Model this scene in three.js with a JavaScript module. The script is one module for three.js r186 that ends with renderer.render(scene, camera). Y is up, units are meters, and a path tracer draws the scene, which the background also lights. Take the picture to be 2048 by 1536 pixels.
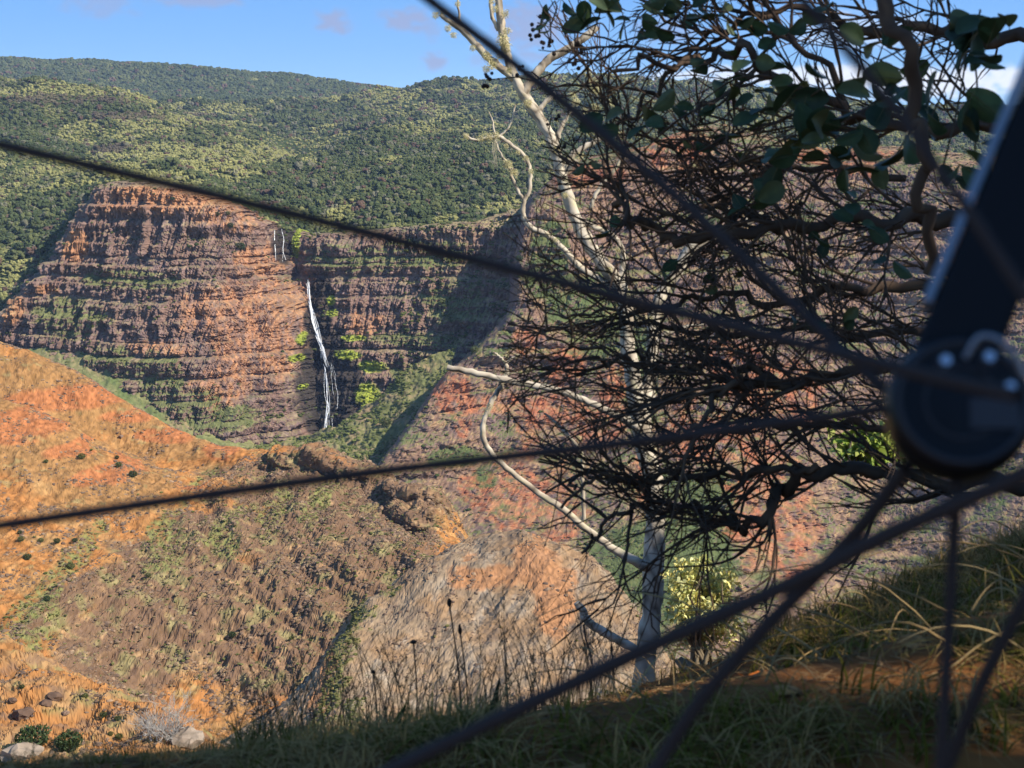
import * as THREE from 'three';
import { ImprovedNoise } from 'three/addons/math/ImprovedNoise.js';

// ---------------------------------------------------------------- camera, sky, sun, exposure
const scene = new THREE.Scene();
const PITCH = 8.1 * Math.PI / 180, FOV = 28;
const camera = new THREE.PerspectiveCamera(FOV, 4 / 3, 0.05, 40000);
const EYE = new THREE.Vector3(0, 1.3, 0);
camera.position.copy(EYE);
camera.rotation.order = 'YXZ';
camera.rotation.x = -PITCH;
camera.focus = 26;
camera.userData.fStop = 11;
camera.updateMatrixWorld(true);

const renderer = new THREE.WebGLRenderer({ antialias: true });
renderer.setSize(1024, 768);
renderer.toneMapping = THREE.LinearToneMapping;
renderer.toneMappingExposure = 1.7;
renderer.shadowMap.enabled = true;

const SUN_AZ = 62 * Math.PI / 180, SUN_EL = 40 * Math.PI / 180;   // azimuth from straight behind the viewer, towards the right
const SUN = new THREE.Vector3(Math.sin(SUN_AZ) * Math.cos(SUN_EL), Math.sin(SUN_EL), Math.cos(SUN_AZ) * Math.cos(SUN_EL));
const sun = new THREE.DirectionalLight(new THREE.Color().setRGB(1.0, 0.93, 0.80), 5.0);
sun.target.position.set(0, 0, -1000);
sun.position.copy(SUN).multiplyScalar(3000).add(sun.target.position);
sun.castShadow = true;
sun.shadow.mapSize.set(4096, 4096);
Object.assign(sun.shadow.camera, { left: -2500, right: 2500, top: 2500, bottom: -2500, near: 1, far: 9000 });
scene.add(sun, sun.target);
scene.fog = new THREE.FogExp2(new THREE.Color().setRGB(0.50, 0.66, 1.0), 0.000024);

// ---------------------------------------------------------------- small helpers
const perlin = new ImprovedNoise();
const ns = (x, y = 0, z = 0) => perlin.noise(x + 311.7, y + 173.3, z + 97.1);
const fbm = (x, y, z, o = 4) => { let s = 0, a = 1, t = 0; for (let i = 0; i < o; i++) { s += a * ns(x, y, z); t += a; a *= 0.5; x = x * 2.03 + 13.1; y = y * 2.03 + 7.7; z = z * 2.03 + 3.3; } return s / t; };
const rdg = (x, y, z, o = 3) => { let s = 0, a = 1, t = 0; for (let i = 0; i < o; i++) { s += a * (1 - 2 * Math.abs(ns(x, y, z))); t += a; a *= 0.5; x = x * 2.1 + 5.1; y = y * 2.1 + 1.7; z = z * 2.1 + 9.3; } return s / t; };
const hsh = i => { const s = Math.sin(i * 127.1 + 11.7) * 43758.5453; return s - Math.floor(s); };
const sst = (a, b, x) => { const t = Math.min(1, Math.max(0, (x - a) / (b - a))); return t * t * (3 - 2 * t); };
const clamp = (x, a, b) => Math.min(b, Math.max(a, x));
const lerp = (a, b, t) => a + (b - a) * t;
function rngOf(seed) { let a = seed >>> 0; return () => { a = (a + 0x6D2B79F5) >>> 0; let t = a; t = Math.imul(t ^ (t >>> 15), t | 1); t ^= t + Math.imul(t ^ (t >>> 7), t | 61); return ((t ^ (t >>> 14)) >>> 0) / 4294967296; }; }
const V = (x, y, z) => new THREE.Vector3(x, y, z);
const F = 768 / Math.tan(FOV * Math.PI / 360);
const RIGHT = V(1, 0, 0), UPV = V(0, Math.cos(PITCH), -Math.sin(PITCH)), FWD = V(0, -Math.sin(PITCH), -Math.cos(PITCH));
// a point of the place, surveyed from the lookout: bearing and dip as measured on the photograph, and its distance
const at = (px, py, d) => EYE.clone().addScaledVector(FWD, d).addScaledVector(RIGHT, (px - 1024) / F * d).addScaledVector(UPV, (768 - py) / F * d);
const seen = p => { const v = p.clone().sub(EYE), d = v.dot(FWD); return [1024 + v.dot(RIGHT) / d * F, 768 - v.dot(UPV) / d * F, d]; };

const ORD = ['first', 'second', 'third', 'fourth', 'fifth', 'sixth', 'seventh', 'eighth', 'ninth', 'tenth', 'eleventh', 'twelfth', 'thirteenth', 'fourteenth', 'fifteenth', 'sixteenth'];
const taken = {};
const numbered = n => { const k = taken[n] = (taken[n] ?? -1) + 1; return k ? `${n}_${String(k).padStart(3, '0')}` : n; };
function tag(o, label, category, group, kind) { o.userData.label = label; if (category) o.userData.category = category; if (group) o.userData.group = group; if (kind) o.userData.kind = kind; return o; }
function base(name, p, label, category, group) { const g = new THREE.Group(); g.name = numbered(name); g.position.copy(p); scene.add(g); return tag(g, label, category, group); }
const mat = (c, rough = 0.95, more = {}) => new THREE.MeshPhysicalMaterial({ color: new THREE.Color().setRGB(...c), roughness: rough, side: THREE.DoubleSide, specularIntensity: 0.35, ...more });
const vmat = (rough = 0.97, more = {}) => mat([0.73, 0.73, 0.73], rough, { vertexColors: true, ...more });
const M = {
  earth: vmat(1, { specularIntensity: 0.1 }),
  bark: vmat(0.92), darkBark: vmat(0.9), blade: vmat(1, { transmission: 0.25, thickness: 0, specularIntensity: 0.08 }),
  crown: vmat(0.95, { specularIntensity: 0.15 }), leaf: vmat(0.55, { transmission: 0.22, thickness: 0 }),
  lichen: vmat(1, { transmission: 0.3, thickness: 0 }),
  water: mat([0.86, 0.88, 0.9], 0.6), spray: mat([0.86, 0.88, 0.92], 1, { transparent: true, opacity: 0.13 }),
  steel: mat([0.035, 0.037, 0.042], 0.55), edge: mat([0.20, 0.23, 0.26], 0.45, { metalness: 0.6 }), dark: mat([0.008, 0.008, 0.009], 0.32, { specularIntensity: 0.3 }), matte: mat([0.012, 0.013, 0.015], 0.8, { specularIntensity: 0.15 }),
  bolt: mat([0.5, 0.52, 0.55], 0.3, { metalness: 0.9 }), cable: mat([0.038, 0.031, 0.029], 0.8, { specularIntensity: 0.2 }),
};

class MB {   // collects vertices and faces of one mesh
  constructor() { this.p = []; this.i = []; this.c = []; }
  get n() { return this.p.length / 3; }
  v(x, y, z, c) { this.p.push(x, y, z); this.c.push(c[0], c[1], c[2]); return this.n - 1; }
  tube(pts, radii, seg, color, cap = true, rough = 0) {
    const n = pts.length; if (n < 2) return this;
    let t = pts[1].clone().sub(pts[0]).normalize(), nx = Math.abs(t.y) < 0.9 ? V(0, 1, 0) : V(1, 0, 0);
    nx.crossVectors(nx, t).normalize();
    const start = this.n, tmp = V(0, 0, 0);
    for (let k = 0; k < n; k++) {
      t = pts[Math.min(n - 1, k + 1)].clone().sub(pts[Math.max(0, k - 1)]).normalize();
      nx.addScaledVector(t, -nx.dot(t)).normalize();
      const b = tmp.crossVectors(t, nx).clone(), p = pts[k];
      for (let s = 0; s < seg; s++) {
        const a = s / seg * Math.PI * 2;
        let r = radii[k]; if (rough) r *= 1 + rough * ns(p.x * 40 / (radii[0] * 30 + 0.2) + Math.cos(a) * 1.3, p.y * 40 / (radii[0] * 30 + 0.2) + Math.sin(a) * 1.3, p.z * 10);
        const ca = Math.cos(a) * r, sa = Math.sin(a) * r;
        const q = [p.x + nx.x * ca + b.x * sa, p.y + nx.y * ca + b.y * sa, p.z + nx.z * ca + b.z * sa];
        this.v(...q, typeof color === 'function' ? color(q, k / (n - 1), a) : color);
      }
    }
    for (let k = 0; k < n - 1; k++) for (let s = 0; s < seg; s++) {
      const a = start + k * seg + s, b = start + k * seg + (s + 1) % seg;
      this.i.push(a, b, a + seg, b, b + seg, a + seg);
    }
    if (cap) for (const [k, o] of [[0, 0], [n - 1, (n - 1) * seg]]) {
      const q = [pts[k].x, pts[k].y, pts[k].z], c = this.v(...q, typeof color === 'function' ? color(q, k ? 1 : 0, 0) : color);
      for (let s = 0; s < seg; s++) { const a = start + o + s, b = start + o + (s + 1) % seg; k ? this.i.push(a, b, c) : this.i.push(b, a, c); }
    }
    return this;
  }
  // a strip that follows pts, width w(t), lying across side vector
  strip(pts, w, side, color) {
    const st = this.n, n = pts.length;
    for (let k = 0; k < n; k++) { const t = k / (n - 1), h = w(t) / 2, c = typeof color === 'function' ? color(t) : color, p = pts[k]; this.v(p.x - side.x * h, p.y - side.y * h, p.z - side.z * h, c); this.v(p.x + side.x * h, p.y + side.y * h, p.z + side.z * h, c); }
    for (let k = 0; k < n - 1; k++) { const a = st + 2 * k; this.i.push(a, a + 1, a + 2, a + 1, a + 3, a + 2); }
    return this;
  }
  geo(smooth = true) {
    const g = new THREE.BufferGeometry();
    g.setAttribute('position', new THREE.Float32BufferAttribute(this.p, 3));
    g.setAttribute('color', new THREE.Float32BufferAttribute(this.c, 3));
    g.setIndex(this.i);
    if (smooth) g.computeVertexNormals();
    return g;
  }
  mesh(name, m, parent, origin) {
    const g = this.geo(); if (origin) g.translate(-origin.x, -origin.y, -origin.z);
    const o = new THREE.Mesh(g, m); o.name = parent === scene ? numbered(name) : name; o.castShadow = o.receiveShadow = true; parent.add(o); return o;
  }
}
function smoothPath(ctrl, per = 6) {   // ctrl: [Vector3, radius] -> {pts, radii}
  const c = new THREE.CatmullRomCurve3(ctrl.map(k => k[0]), false, 'centripetal'), n = (ctrl.length - 1) * per, pts = [], radii = [];
  for (let k = 0; k <= n; k++) { const t = k / n, f = t * (ctrl.length - 1), i = Math.min(ctrl.length - 2, Math.floor(f)); pts.push(c.getPoint(t)); radii.push(lerp(ctrl[i][1], ctrl[i + 1][1], f - i)); }
  return { pts, radii };
}

// ---------------------------------------------------------------- the sky: clear blue, paler to the horizon, with small grey clouds
{
  const w = 4096, h = 2048, data = new Float32Array(w * h * 4);
  // small clouds: bearing and height in degrees, half sizes
  const cl = [];
  const deg = 180 / Math.PI;
  const from = (px, py) => { const v = at(px, py, 1).sub(EYE).normalize(); return [Math.atan2(v.x, -v.z) * deg, Math.asin(v.y) * deg]; };
  for (const [px, py, rx, ry, a] of [[200, 10, 60, 22, 0.5], [400, 0, 70, 14, 0.7], [668, 44, 34, 20, 0.8], [815, 38, 44, 18, 0.8], [868, 124, 24, 16, 0.8], [860, 62, 20, 18, 0.5], [1060, 55, 70, 45, 0.75], [1060, 110, 28, 14, 0.5], [960, 120, 22, 12, 0.4], [1330, 60, 60, 24, 0.5], [1600, 150, 260, 16, -0.8], [1850, 165, 260, 26, -0.9], [1720, 60, 120, 30, -0.4]]) cl.push([...from(px, py), rx / 54, ry / 54, a]);
  const r = rngOf(5);
  for (let k = 0; k < 150; k++) { const b = r() * 360 - 180; if (Math.abs(b) < 22) continue; cl.push([b, 2 + r() * 28, 0.5 + r() * 3, 0.25 + r() * 0.9, r() < 0.3 ? -0.8 : 0.7]); }
  for (let j = 0; j < h; j++) {
    const el = (j + 0.5) / h * 180 - 90, e = Math.max(0, el);
    const k1 = Math.exp(-e / 2.4), k2 = Math.exp(-e / 30);
    const R = 0.09 + 0.06 * k2 + 0.55 * k1, G = 0.21 + 0.20 * k2 + 0.62 * k1, B = 0.52 + 0.38 * k2 + 0.32 * k1;
    const near = cl.filter(c => Math.abs(el - c[1]) < c[3] * 3.2);
    for (let i = 0; i < w; i++) {
      const o = (j * w + i) * 4, u = (i + 0.5) / w, az = (u - 0.5) * 360;   // direction: x = cos, z = sin
      let rr = R, gg = G, bb = B;
      const br = ((az + 90 + 540) % 360) - 180;    // bearing from straight ahead (-z), to the right
      for (const c of near) {
        let dx = br - c[0]; if (dx > 180) dx -= 360; if (dx < -180) dx += 360;
        if (Math.abs(dx) > c[2] * 3) continue;
        const q = (dx / c[2]) ** 2 + ((el - c[1]) / c[3]) ** 2, nn = fbm(br * 2.3, el * 4.4, c[0], 5) * 2.4;
        const m = sst(0.12, 0.75, Math.exp(-q * 0.8) + nn * 0.55 * Math.exp(-q * 0.35) - 0.05) * Math.abs(c[4]);
        const t = c[4] > 0 ? [0.33, 0.38, 0.58] : [0.92, 0.94, 1.0];
        rr = lerp(rr, t[0], m); gg = lerp(gg, t[1], m); bb = lerp(bb, t[2], m);
      }
      data[o] = rr * 0.694; data[o + 1] = gg * 0.694; data[o + 2] = bb * 0.694; data[o + 3] = 1;
    }
  }
  const tx = new THREE.DataTexture(data, w, h, THREE.RGBAFormat, THREE.FloatType);
  tx.mapping = THREE.EquirectangularReflectionMapping; tx.magFilter = THREE.LinearFilter; tx.needsUpdate = true;
  scene.background = tx; scene.environment = tx;
}

// ---------------------------------------------------------------- terrain sheets
// ctrl: rows of [bearing px, dip px, distance]; shape(P, N, Nh, u, v) moves the point; color(P, N, u, v) gives its ground colour
function sheet({ name, label, ctrl, nu, nv, shape, color, smoothness = 0.5, facets = true, m = M.earth, category = 'terrain', toWorld }) {
  const rows = ctrl.map(r => r.map(p => (p.isVector3 ? p : at(...p)))), R = rows.length, C = rows[0].length;
  const lenU = [0], lenV = [0];
  for (let j = 1; j < C; j++) { let s = 0; for (let i = 0; i < R; i++) s += rows[i][j].distanceTo(rows[i][j - 1]) / rows[i][j].distanceTo(EYE); lenU.push(lenU[j - 1] + s); }
  for (let i = 1; i < R; i++) { let s = 0; for (let j = 0; j < C; j++) s += Math.min(0.25, rows[i][j].distanceTo(rows[i - 1][j]) / rows[i][j].distanceTo(EYE)); lenV.push(lenV[i - 1] + s); }
  const loc = (L, t) => { const x = t * L[L.length - 1]; let k = 0; while (k < L.length - 2 && L[k + 1] < x) k++; return [k, clamp((x - L[k]) / (L[k + 1] - L[k]), 0, 1)]; };
  const cr = (a, b, c, d, t) => { const s = smoothness, m1 = s * (c - a), m2 = s * (d - b), t2 = t * t, t3 = t2 * t; return (2 * t3 - 3 * t2 + 1) * b + (t3 - 2 * t2 + t) * m1 + (-2 * t3 + 3 * t2) * c + (t3 - t2) * m2; };
  const pos = new Float32Array(nu * nv * 3), P = V(0, 0, 0);
  for (let j = 0; j < nv; j++) {
    const [ri, rt] = loc(lenV, j / (nv - 1));
    // blend the rows of control points first
    const line = []; for (let c = 0; c < C; c++) { const g = k => rows[clamp(ri + k, 0, R - 1)][c], q = [g(-1), g(0), g(1), g(2)]; line.push(V(cr(q[0].x, q[1].x, q[2].x, q[3].x, rt), cr(q[0].y, q[1].y, q[2].y, q[3].y, rt), cr(q[0].z, q[1].z, q[2].z, q[3].z, rt))); }
    for (let i = 0; i < nu; i++) {
      const [ci, ct] = loc(lenU, i / (nu - 1)), g = k => line[clamp(ci + k, 0, C - 1)], q = [g(-1), g(0), g(1), g(2)], o = (j * nu + i) * 3;
      pos[o] = cr(q[0].x, q[1].x, q[2].x, q[3].x, ct); pos[o + 1] = cr(q[0].y, q[1].y, q[2].y, q[3].y, ct); pos[o + 2] = cr(q[0].z, q[1].z, q[2].z, q[3].z, ct);
    }
  }
  const idx = new Uint32Array((nu - 1) * (nv - 1) * 6); let w = 0;
  for (let j = 0; j < nv - 1; j++) for (let i = 0; i < nu - 1; i++) { const a = j * nu + i, b = a + nu; if ((i * 7 + j * 13 + ((i * j) >> 2)) % 3) { idx[w++] = a; idx[w++] = b; idx[w++] = a + 1; idx[w++] = a + 1; idx[w++] = b; idx[w++] = b + 1; } else { idx[w++] = a; idx[w++] = b; idx[w++] = b + 1; idx[w++] = a; idx[w++] = b + 1; idx[w++] = a + 1; } }
  const g = new THREE.BufferGeometry();
  g.setAttribute('position', new THREE.BufferAttribute(pos, 3)); g.setIndex(new THREE.BufferAttribute(idx, 1));
  g.computeVertexNormals();
  const nb = g.attributes.normal.array.slice(), N = V(0, 0, 0), Nh = V(0, 0, 0);
  if (shape) {
    for (let k = 0; k < nu * nv; k++) {
      P.fromArray(pos, k * 3); N.fromArray(nb, k * 3); Nh.set(N.x, 0, N.z); if (Nh.lengthSq() < 1e-4) Nh.set(0, 0, 1e-2); Nh.normalize();
      shape(P, N, Nh, (k % nu) / (nu - 1), Math.floor(k / nu) / (nv - 1)); P.toArray(pos, k * 3);
    }
    g.computeVertexNormals();
  }
  const nf = g.attributes.normal.array, col = new Float32Array(nu * nv * 3);
  for (let k = 0; k < nu * nv; k++) { P.fromArray(pos, k * 3); N.fromArray(nf, k * 3); const c = color(P, N, (k % nu) / (nu - 1), Math.floor(k / nu) / (nv - 1)); col[k * 3] = c[0]; col[k * 3 + 1] = c[1]; col[k * 3 + 2] = c[2]; }
  g.setAttribute('color', new THREE.BufferAttribute(col, 3));
  const o = new THREE.Mesh(g, m); o.name = numbered(name); o.castShadow = o.receiveShadow = true; scene.add(o);
  tag(o, label, category, null, 'structure');
  if (facets) g.deleteAttribute('normal');
  let proj = null;
  const project = () => { if (!proj) { proj = new Float32Array(nu * nv * 3); const q = V(0, 0, 0); for (let k = 0; k < nu * nv; k++) { const s = seen(q.fromArray(pos, k * 3)); proj.set(s, k * 3); } } return proj; };
  return {
    o, pos, nu, nv, nf, col,
    // the point of the surface that stands on a given bearing
    pick(px, py, tol = 4) { const pr = project(); let best = -1, bd = 1e9, depth = 1e9, near = -1; for (let k = 0; k < nu * nv; k++) { const d = Math.hypot(pr[k * 3] - px, pr[k * 3 + 1] - py); if (d < bd) { bd = d; near = k; } if (d < tol && pr[k * 3 + 2] < depth) { depth = pr[k * 3 + 2]; best = k; } } const k = best < 0 ? near : best; return { p: V(...pos.slice(k * 3, k * 3 + 3)), n: V(...nf.slice(k * 3, k * 3 + 3)) }; },
    vertex(k) { return { p: V(pos[k * 3], pos[k * 3 + 1], pos[k * 3 + 2]), n: V(nf[k * 3], nf[k * 3 + 1], nf[k * 3 + 2]), c: [col[k * 3], col[k * 3 + 1], col[k * 3 + 2]] }; },
  };
}
const mix3 = (a, b, t) => [lerp(a[0], b[0], t), lerp(a[1], b[1], t), lerp(a[2], b[2], t)];
const sc3 = (a, k) => [a[0] * k, a[1] * k, a[2] * k];
// stained, overgrown or shade-tinted patches of ground, each at its own place: [centre, radius across, radius up]
const patches = list => list.map(([px, py, d, rx, ry]) => ({ c: at(px, py, d), rx: rx * d / F, ry: ry * d / F }));
const inPatch = (ps, P, rough = 0.5, f = 0.06) => { let m = 0; for (const q of ps) { const dx = (P.x - q.c.x) / q.rx, dy = (P.y - q.c.y) / q.ry, d = dx * dx + dy * dy; if (d < 6) m = Math.max(m, sst(-0.25, 0.35, 1 - d + rough * 2.2 * fbm(P.x * f, P.y * f * 0.6, P.z * f, 4))); } return m; };
// lava beds: alternating steep faces and sloping ledges
function beds(y, T, A, seed, out) {
  const t = y / T, i = Math.floor(t), f = t - i, c = 0.42 + 0.42 * hsh(i + seed), k = 0.45 + 0.75 * hsh(i * 3 + seed + 7);
  out.face = sst(-0.02, 0.06, f) * (1 - sst(c - 0.02, c + 0.1, f)); out.k = k; out.i = i;
  return A * k * (f - Math.max(0, (f - c) / (1 - c)));
}
const B1 = {}, B2 = {};
// jointed rock: each block between cracks stands a little further out or in than its neighbours
const h2 = (i, j, k = 0) => { const s = Math.sin(i * 127.1 + j * 311.7 + k * 74.7) * 43758.5453; return s - Math.floor(s); };
function blocks(s, y, w, h, seed) { s += 0.7 * w * ns(s / (3 * w), y / (7 * w), seed); const i = Math.floor(s / w), j = Math.floor(y / h + 3 * h2(i, seed) + 0.3 * ns(s / w, y / h, seed)); const fx = s / w - i, e = Math.min(fx, 1 - fx); return h2(i, j, seed) - 0.5 - 0.55 * (1 - sst(0, 0.16, e)) * (0.4 + 0.6 * h2(i, seed, 5)); }

const C = {   // ground colours
  dark: [0.095, 0.062, 0.054], rock: [0.275, 0.17, 0.132], purple: [0.26, 0.175, 0.158], orange: [0.52, 0.255, 0.13], tan: [0.47, 0.30, 0.16], red: [0.46, 0.155, 0.075],
  olive: [0.20, 0.19, 0.075], green: [0.115, 0.155, 0.05], dry: [0.36, 0.29, 0.14], grey: [0.40, 0.33, 0.25], wet: [0.045, 0.040, 0.036], forest: [0.05, 0.07, 0.025],
};

// the broad ground that everything else rises from
{
  const g = new THREE.PlaneGeometry(15000, 15000, 40, 40); g.rotateX(-Math.PI / 2); g.translate(0, -440, -3000);
  const o = new THREE.Mesh(g, mat(C.olive, 1)); o.name = 'ground'; o.receiveShadow = true; scene.add(o); tag(o, 'broad canyon bottom ground far below everything', 'ground', null, 'structure');
}

// main canyon wall with the waterfall recess
const wallOrange = patches([[470, 640, 1700, 130, 70], [500, 720, 1680, 90, 60], [430, 780, 1670, 60, 40], [560, 620, 1720, 60, 50], [600, 600, 1740, 40, 60], [320, 400, 1790, 130, 26], [470, 430, 1790, 80, 30], [530, 520, 1780, 60, 30], [715, 655, 1740, 40, 26], [300, 700, 1690, 60, 14], [440, 660, 1700, 30, 80]]);
const wallRed = patches([[150, 490, 1810, 28, 36], [20, 620, 1810, 26, 30], [90, 580, 1800, 26, 10], [290, 385, 1800, 70, 14], [380, 400, 1800, 90, 14]]);
const wallWet = patches([[645, 770, 1725, 58, 110], [630, 630, 1760, 30, 90], [655, 860, 1690, 60, 40], [566, 490, 1830, 22, 40], [690, 780, 1725, 30, 70]]);
const wallGreen = patches([[300, 780, 1660, 60, 70], [380, 830, 1640, 50, 40], [420, 850, 1640, 80, 26], [200, 740, 1690, 60, 40], [700, 520, 1790, 120, 30], [840, 510, 1760, 130, 26], [250, 560, 1760, 130, 20], [130, 640, 1760, 90, 40], [900, 610, 1730, 70, 40], [820, 690, 1710, 90, 14], [860, 760, 1690, 90, 40]]);
const mossy = patches([[652, 610, 1750, 10, 10], [655, 634, 1750, 12, 7], [596, 684, 1740, 9, 12], [590, 720, 1735, 16, 8], [700, 684, 1735, 26, 6], [690, 718, 1730, 30, 9], [740, 740, 1725, 30, 12], [592, 455, 1840, 20, 8], [587, 490, 1830, 8, 30], [596, 782, 1720, 10, 5], [730, 800, 1710, 26, 26]]);
const wall = sheet({
  name: 'canyon_wall', label: 'banded brown and orange lava cliff that the waterfall drops down', category: 'cliff', nu: 820, nv: 400, smoothness: 0.42,
  ctrl: (() => {
    // columns: rim bearing, rim dip, distance at the rim
    const cols = [[-160, 790, 1840], [-10, 655, 1835], [60, 572, 1830], [112, 516, 1826], [205, 384, 1825], [262, 364, 1815], [340, 372, 1795], [430, 398, 1785], [510, 436, 1800], [548, 456, 1850], [590, 462, 1870], [630, 470, 1850], [700, 466, 1830], [800, 458, 1815], [900, 448, 1800], [985, 440, 1790], [1060, 415, 1785], [1150, 410, 1800]];
    const low = [0, 0.14, 0.3, 0.45, 0.62, 0.8, 1];
    const rows = [cols.map(([x, y, d]) => [x, y + 12, d + 140]), cols.map(([x, y, d]) => [x, y, d])];
    for (const t of low.slice(1)) rows.push(cols.map(([x, y, d], k) => {
      const by = 1010, yy = y + (by - y) * t, hgt = (by - y) / 640;
      let dd = d - 150 * t * hgt;
      const up = (k === 9 || k === 10) ? sst(0.13, 0.3, t) : 0;          // ledge between the upper and lower fall
      dd -= 45 * up;
      return [lerp(x, 300 + (x - 300) * 1.02, t), yy, dd];
    }));
    return rows;
  })(),
  shape(P, N, Nh, u, v) {
    const yw = P.y + 7 * ns(P.x / 210, 0.3, P.z / 210) + 1.6 * ns(P.x / 50, P.y / 90, P.z / 50) + 0.5 * ns(P.x / 13, P.y / 30, P.z / 13);
    const bm = 0.75 + 0.8 * ns(P.x / 60, yw / 29, P.z / 60);
    let s = beds(yw, 21, 8.5, 3, B1) * bm + beds(yw, 7.5, 3.2, 41, B2) * (0.8 + 0.9 * ns(P.x / 30, yw / 12, P.z / 30));
    const face = 0.25 + 0.75 * Math.max(B1.face, B2.face * 0.7), sx = P.x * 0.9 + P.z * 0.45;
    s += face * (5.5 * blocks(sx, P.y, 12, 26, 1) + 4.6 * blocks(sx, P.y, 4.9, 13, 2) + 2.6 * blocks(sx, P.y, 2.6, 5, 3)) + 1.7 * blocks(sx, P.y, 3.1, 2.6, 4);
    s += 13 * fbm(P.x / 95, P.y / 320, P.z / 95, 3) + 6.0 * rdg(P.x / 27, P.y / 120, P.z / 27, 2) * face + 2.2 * rdg(P.x / 9.5, P.y / 44, P.z / 9.5, 2) * face + 1.3 * fbm(P.x / 4.2, P.y / 3.6, P.z / 4.2, 2);
    const fade = sst(0.0, 0.2, v) ;
    P.addScaledVector(Nh, s * fade);
    P.y += 1.0 * fbm(P.x / 9, P.y / 9, P.z / 9, 3);
  },
  color(P, N) {
    const n1 = fbm(P.x / 28, P.y / 60, P.z / 28, 4), n2 = fbm(P.x / 6, P.y / 9, P.z / 6, 3), streak = fbm(P.x / 5, P.y / 60, P.z / 5, 3), lay = hsh(Math.floor((P.y + 6 * ns(P.x / 210, 0.3, P.z / 210)) / 9.5) + 17);
    let c = mix3(C.rock, C.purple, sst(-0.3, 0.3, n1)); const n4 = fbm(P.x / 2.1, P.y / 2.6, P.z / 2.1, 2); c = mix3(c, C.dark, sst(0.02, 0.3, n2 + 0.5 * streak + 0.5 * n4) * 0.8); c = mix3(c, [0.30, 0.19, 0.13], sst(0.1, 0.5, streak + 0.5 * (lay - 0.5)) * 0.55);
    c = mix3(c, C.orange, inPatch(wallOrange, P, 0.75, 0.05) * sst(-0.35, 0.25, streak + 0.4 * n2) * 0.9);
    c = mix3(c, [0.49, 0.24, 0.12], inPatch(wallRed, P, 0.4) * 0.85);
    const ledge = sst(0.56, 0.68, N.y * 0.8 + 0.45 * n2 + 0.5 * n1 + 0.4 * n4) * 0.5;
    const gp = inPatch(wallGreen, P, 0.6);
    let veg = mix3(C.olive, C.dry, sst(-0.45, 0.15, n1 + 0.5 * n2)); veg = mix3(veg, C.green, Math.max(gp * 0.75, sst(0.15, 0.45, fbm(P.x / 45, P.y / 45 + 9, P.z / 45, 3))));
    const right = sst(-150, -60, P.x + 10 * n1) * 0.35;
    c = mix3(c, veg, clamp(ledge * (1 - 0.55 * inPatch(wallOrange, P)) + gp * sst(0.05, 0.3, N.y + 0.3 * n2) + right * sst(0.0, 0.3, n2 + N.y * 0.3), 0, 1) * 0.92);
    const wet = inPatch(wallWet, P, 0.35); c = mix3(c, C.wet, wet * 0.93);
    c = mix3(c, [0.36, 0.42, 0.06], inPatch(mossy, P, 0.4, 0.2) * 0.9);
    return sc3(c, (0.95 + 0.4 * n2 + 0.5 * n4) * (0.78 + 0.44 * h2(Math.floor(P.x / 2.6 + ns(P.x / 9, P.y / 9)), Math.floor(P.y / 3.1 + ns(P.x / 8, P.y / 8, 5)), 9)));
  },
});

// forested plateau behind the rim
const plateau = sheet({
  name: 'plateau', facets: false, label: 'rolling forested plateau above the canyon rim', category: 'hill', nu: 300, nv: 330,
  ctrl: (() => {
    const X = [-420, -110, 60, 125, 212, 320, 450, 560, 620, 690, 760, 900, 1010, 1150, 1400, 1700, 2100, 2600];
    const row = (d, ys) => X.map((x, k) => [x, ys[k], Array.isArray(d) ? d[k] : d]);
    return [
      row([1930, 1920, 1900, 1890, 1870, 1850, 1830, 1880, 1895, 1880, 1860, 1840, 1825, 1830, 1900, 1900, 1900, 1900], [960, 820, 660, 570, 410, 384, 412, 474, 484, 480, 472, 462, 452, 432, 430, 430, 430, 430]),
      row(2080, [640, 580, 500, 458, 384, 362, 386, 428, 436, 434, 424, 412, 402, 396, 400, 400, 400, 400]),
      row(2450, [430, 410, 390, 374, 346, 334, 344, 358, 362, 356, 340, 330, 326, 335, 345, 350, 350, 350]),
      row(2950, [300, 300, 296, 292, 286, 292, 312, 330, 326, 306, 280, 284, 288, 296, 300, 310, 310, 310]),
      row(3350, [205, 205, 205, 206, 218, 240, 268, 300, 314, 296, 270, 262, 262, 270, 280, 290, 290, 290]),
      row(3650, [164, 166, 166, 167, 180, 212, 238, 278, 300, 288, 266, 250, 250, 258, 264, 272, 272, 272]),
      row(4200, [215, 215, 215, 216, 222, 240, 258, 274, 276, 262, 240, 226, 222, 226, 230, 240, 240, 240]),
      row(4900, [210, 210, 208, 206, 204, 208, 214, 216, 212, 206, 200, 186, 178, 172, 178, 214, 230, 230]),
      row(5400, [225, 225, 222, 220, 216, 214, 212, 210, 206, 200, 184, 172, 164, 159, 165, 208, 226, 226]),
      row(6400, [240, 240, 240, 240, 240, 240, 240, 240, 240, 235, 225, 215, 210, 205, 210, 235, 240, 240]),
    ];
  })(),
  shape(P, N, Nh, u, v) { const a = sst(0.0, 0.06, v) * (1 - sst(0.8, 1, v) * 0.6); P.y += a * (72 * rdg(P.x / 380, 0, P.z / 560, 3) - 52 + 18 * fbm(P.x / 110, 3, P.z / 130, 3)); },
  color(P) { const n = fbm(P.x / 60, P.y / 60, P.z / 60, 3); return mix3(C.forest, [0.12, 0.13, 0.045], sst(-0.2, 0.5, n)); },
});
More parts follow.
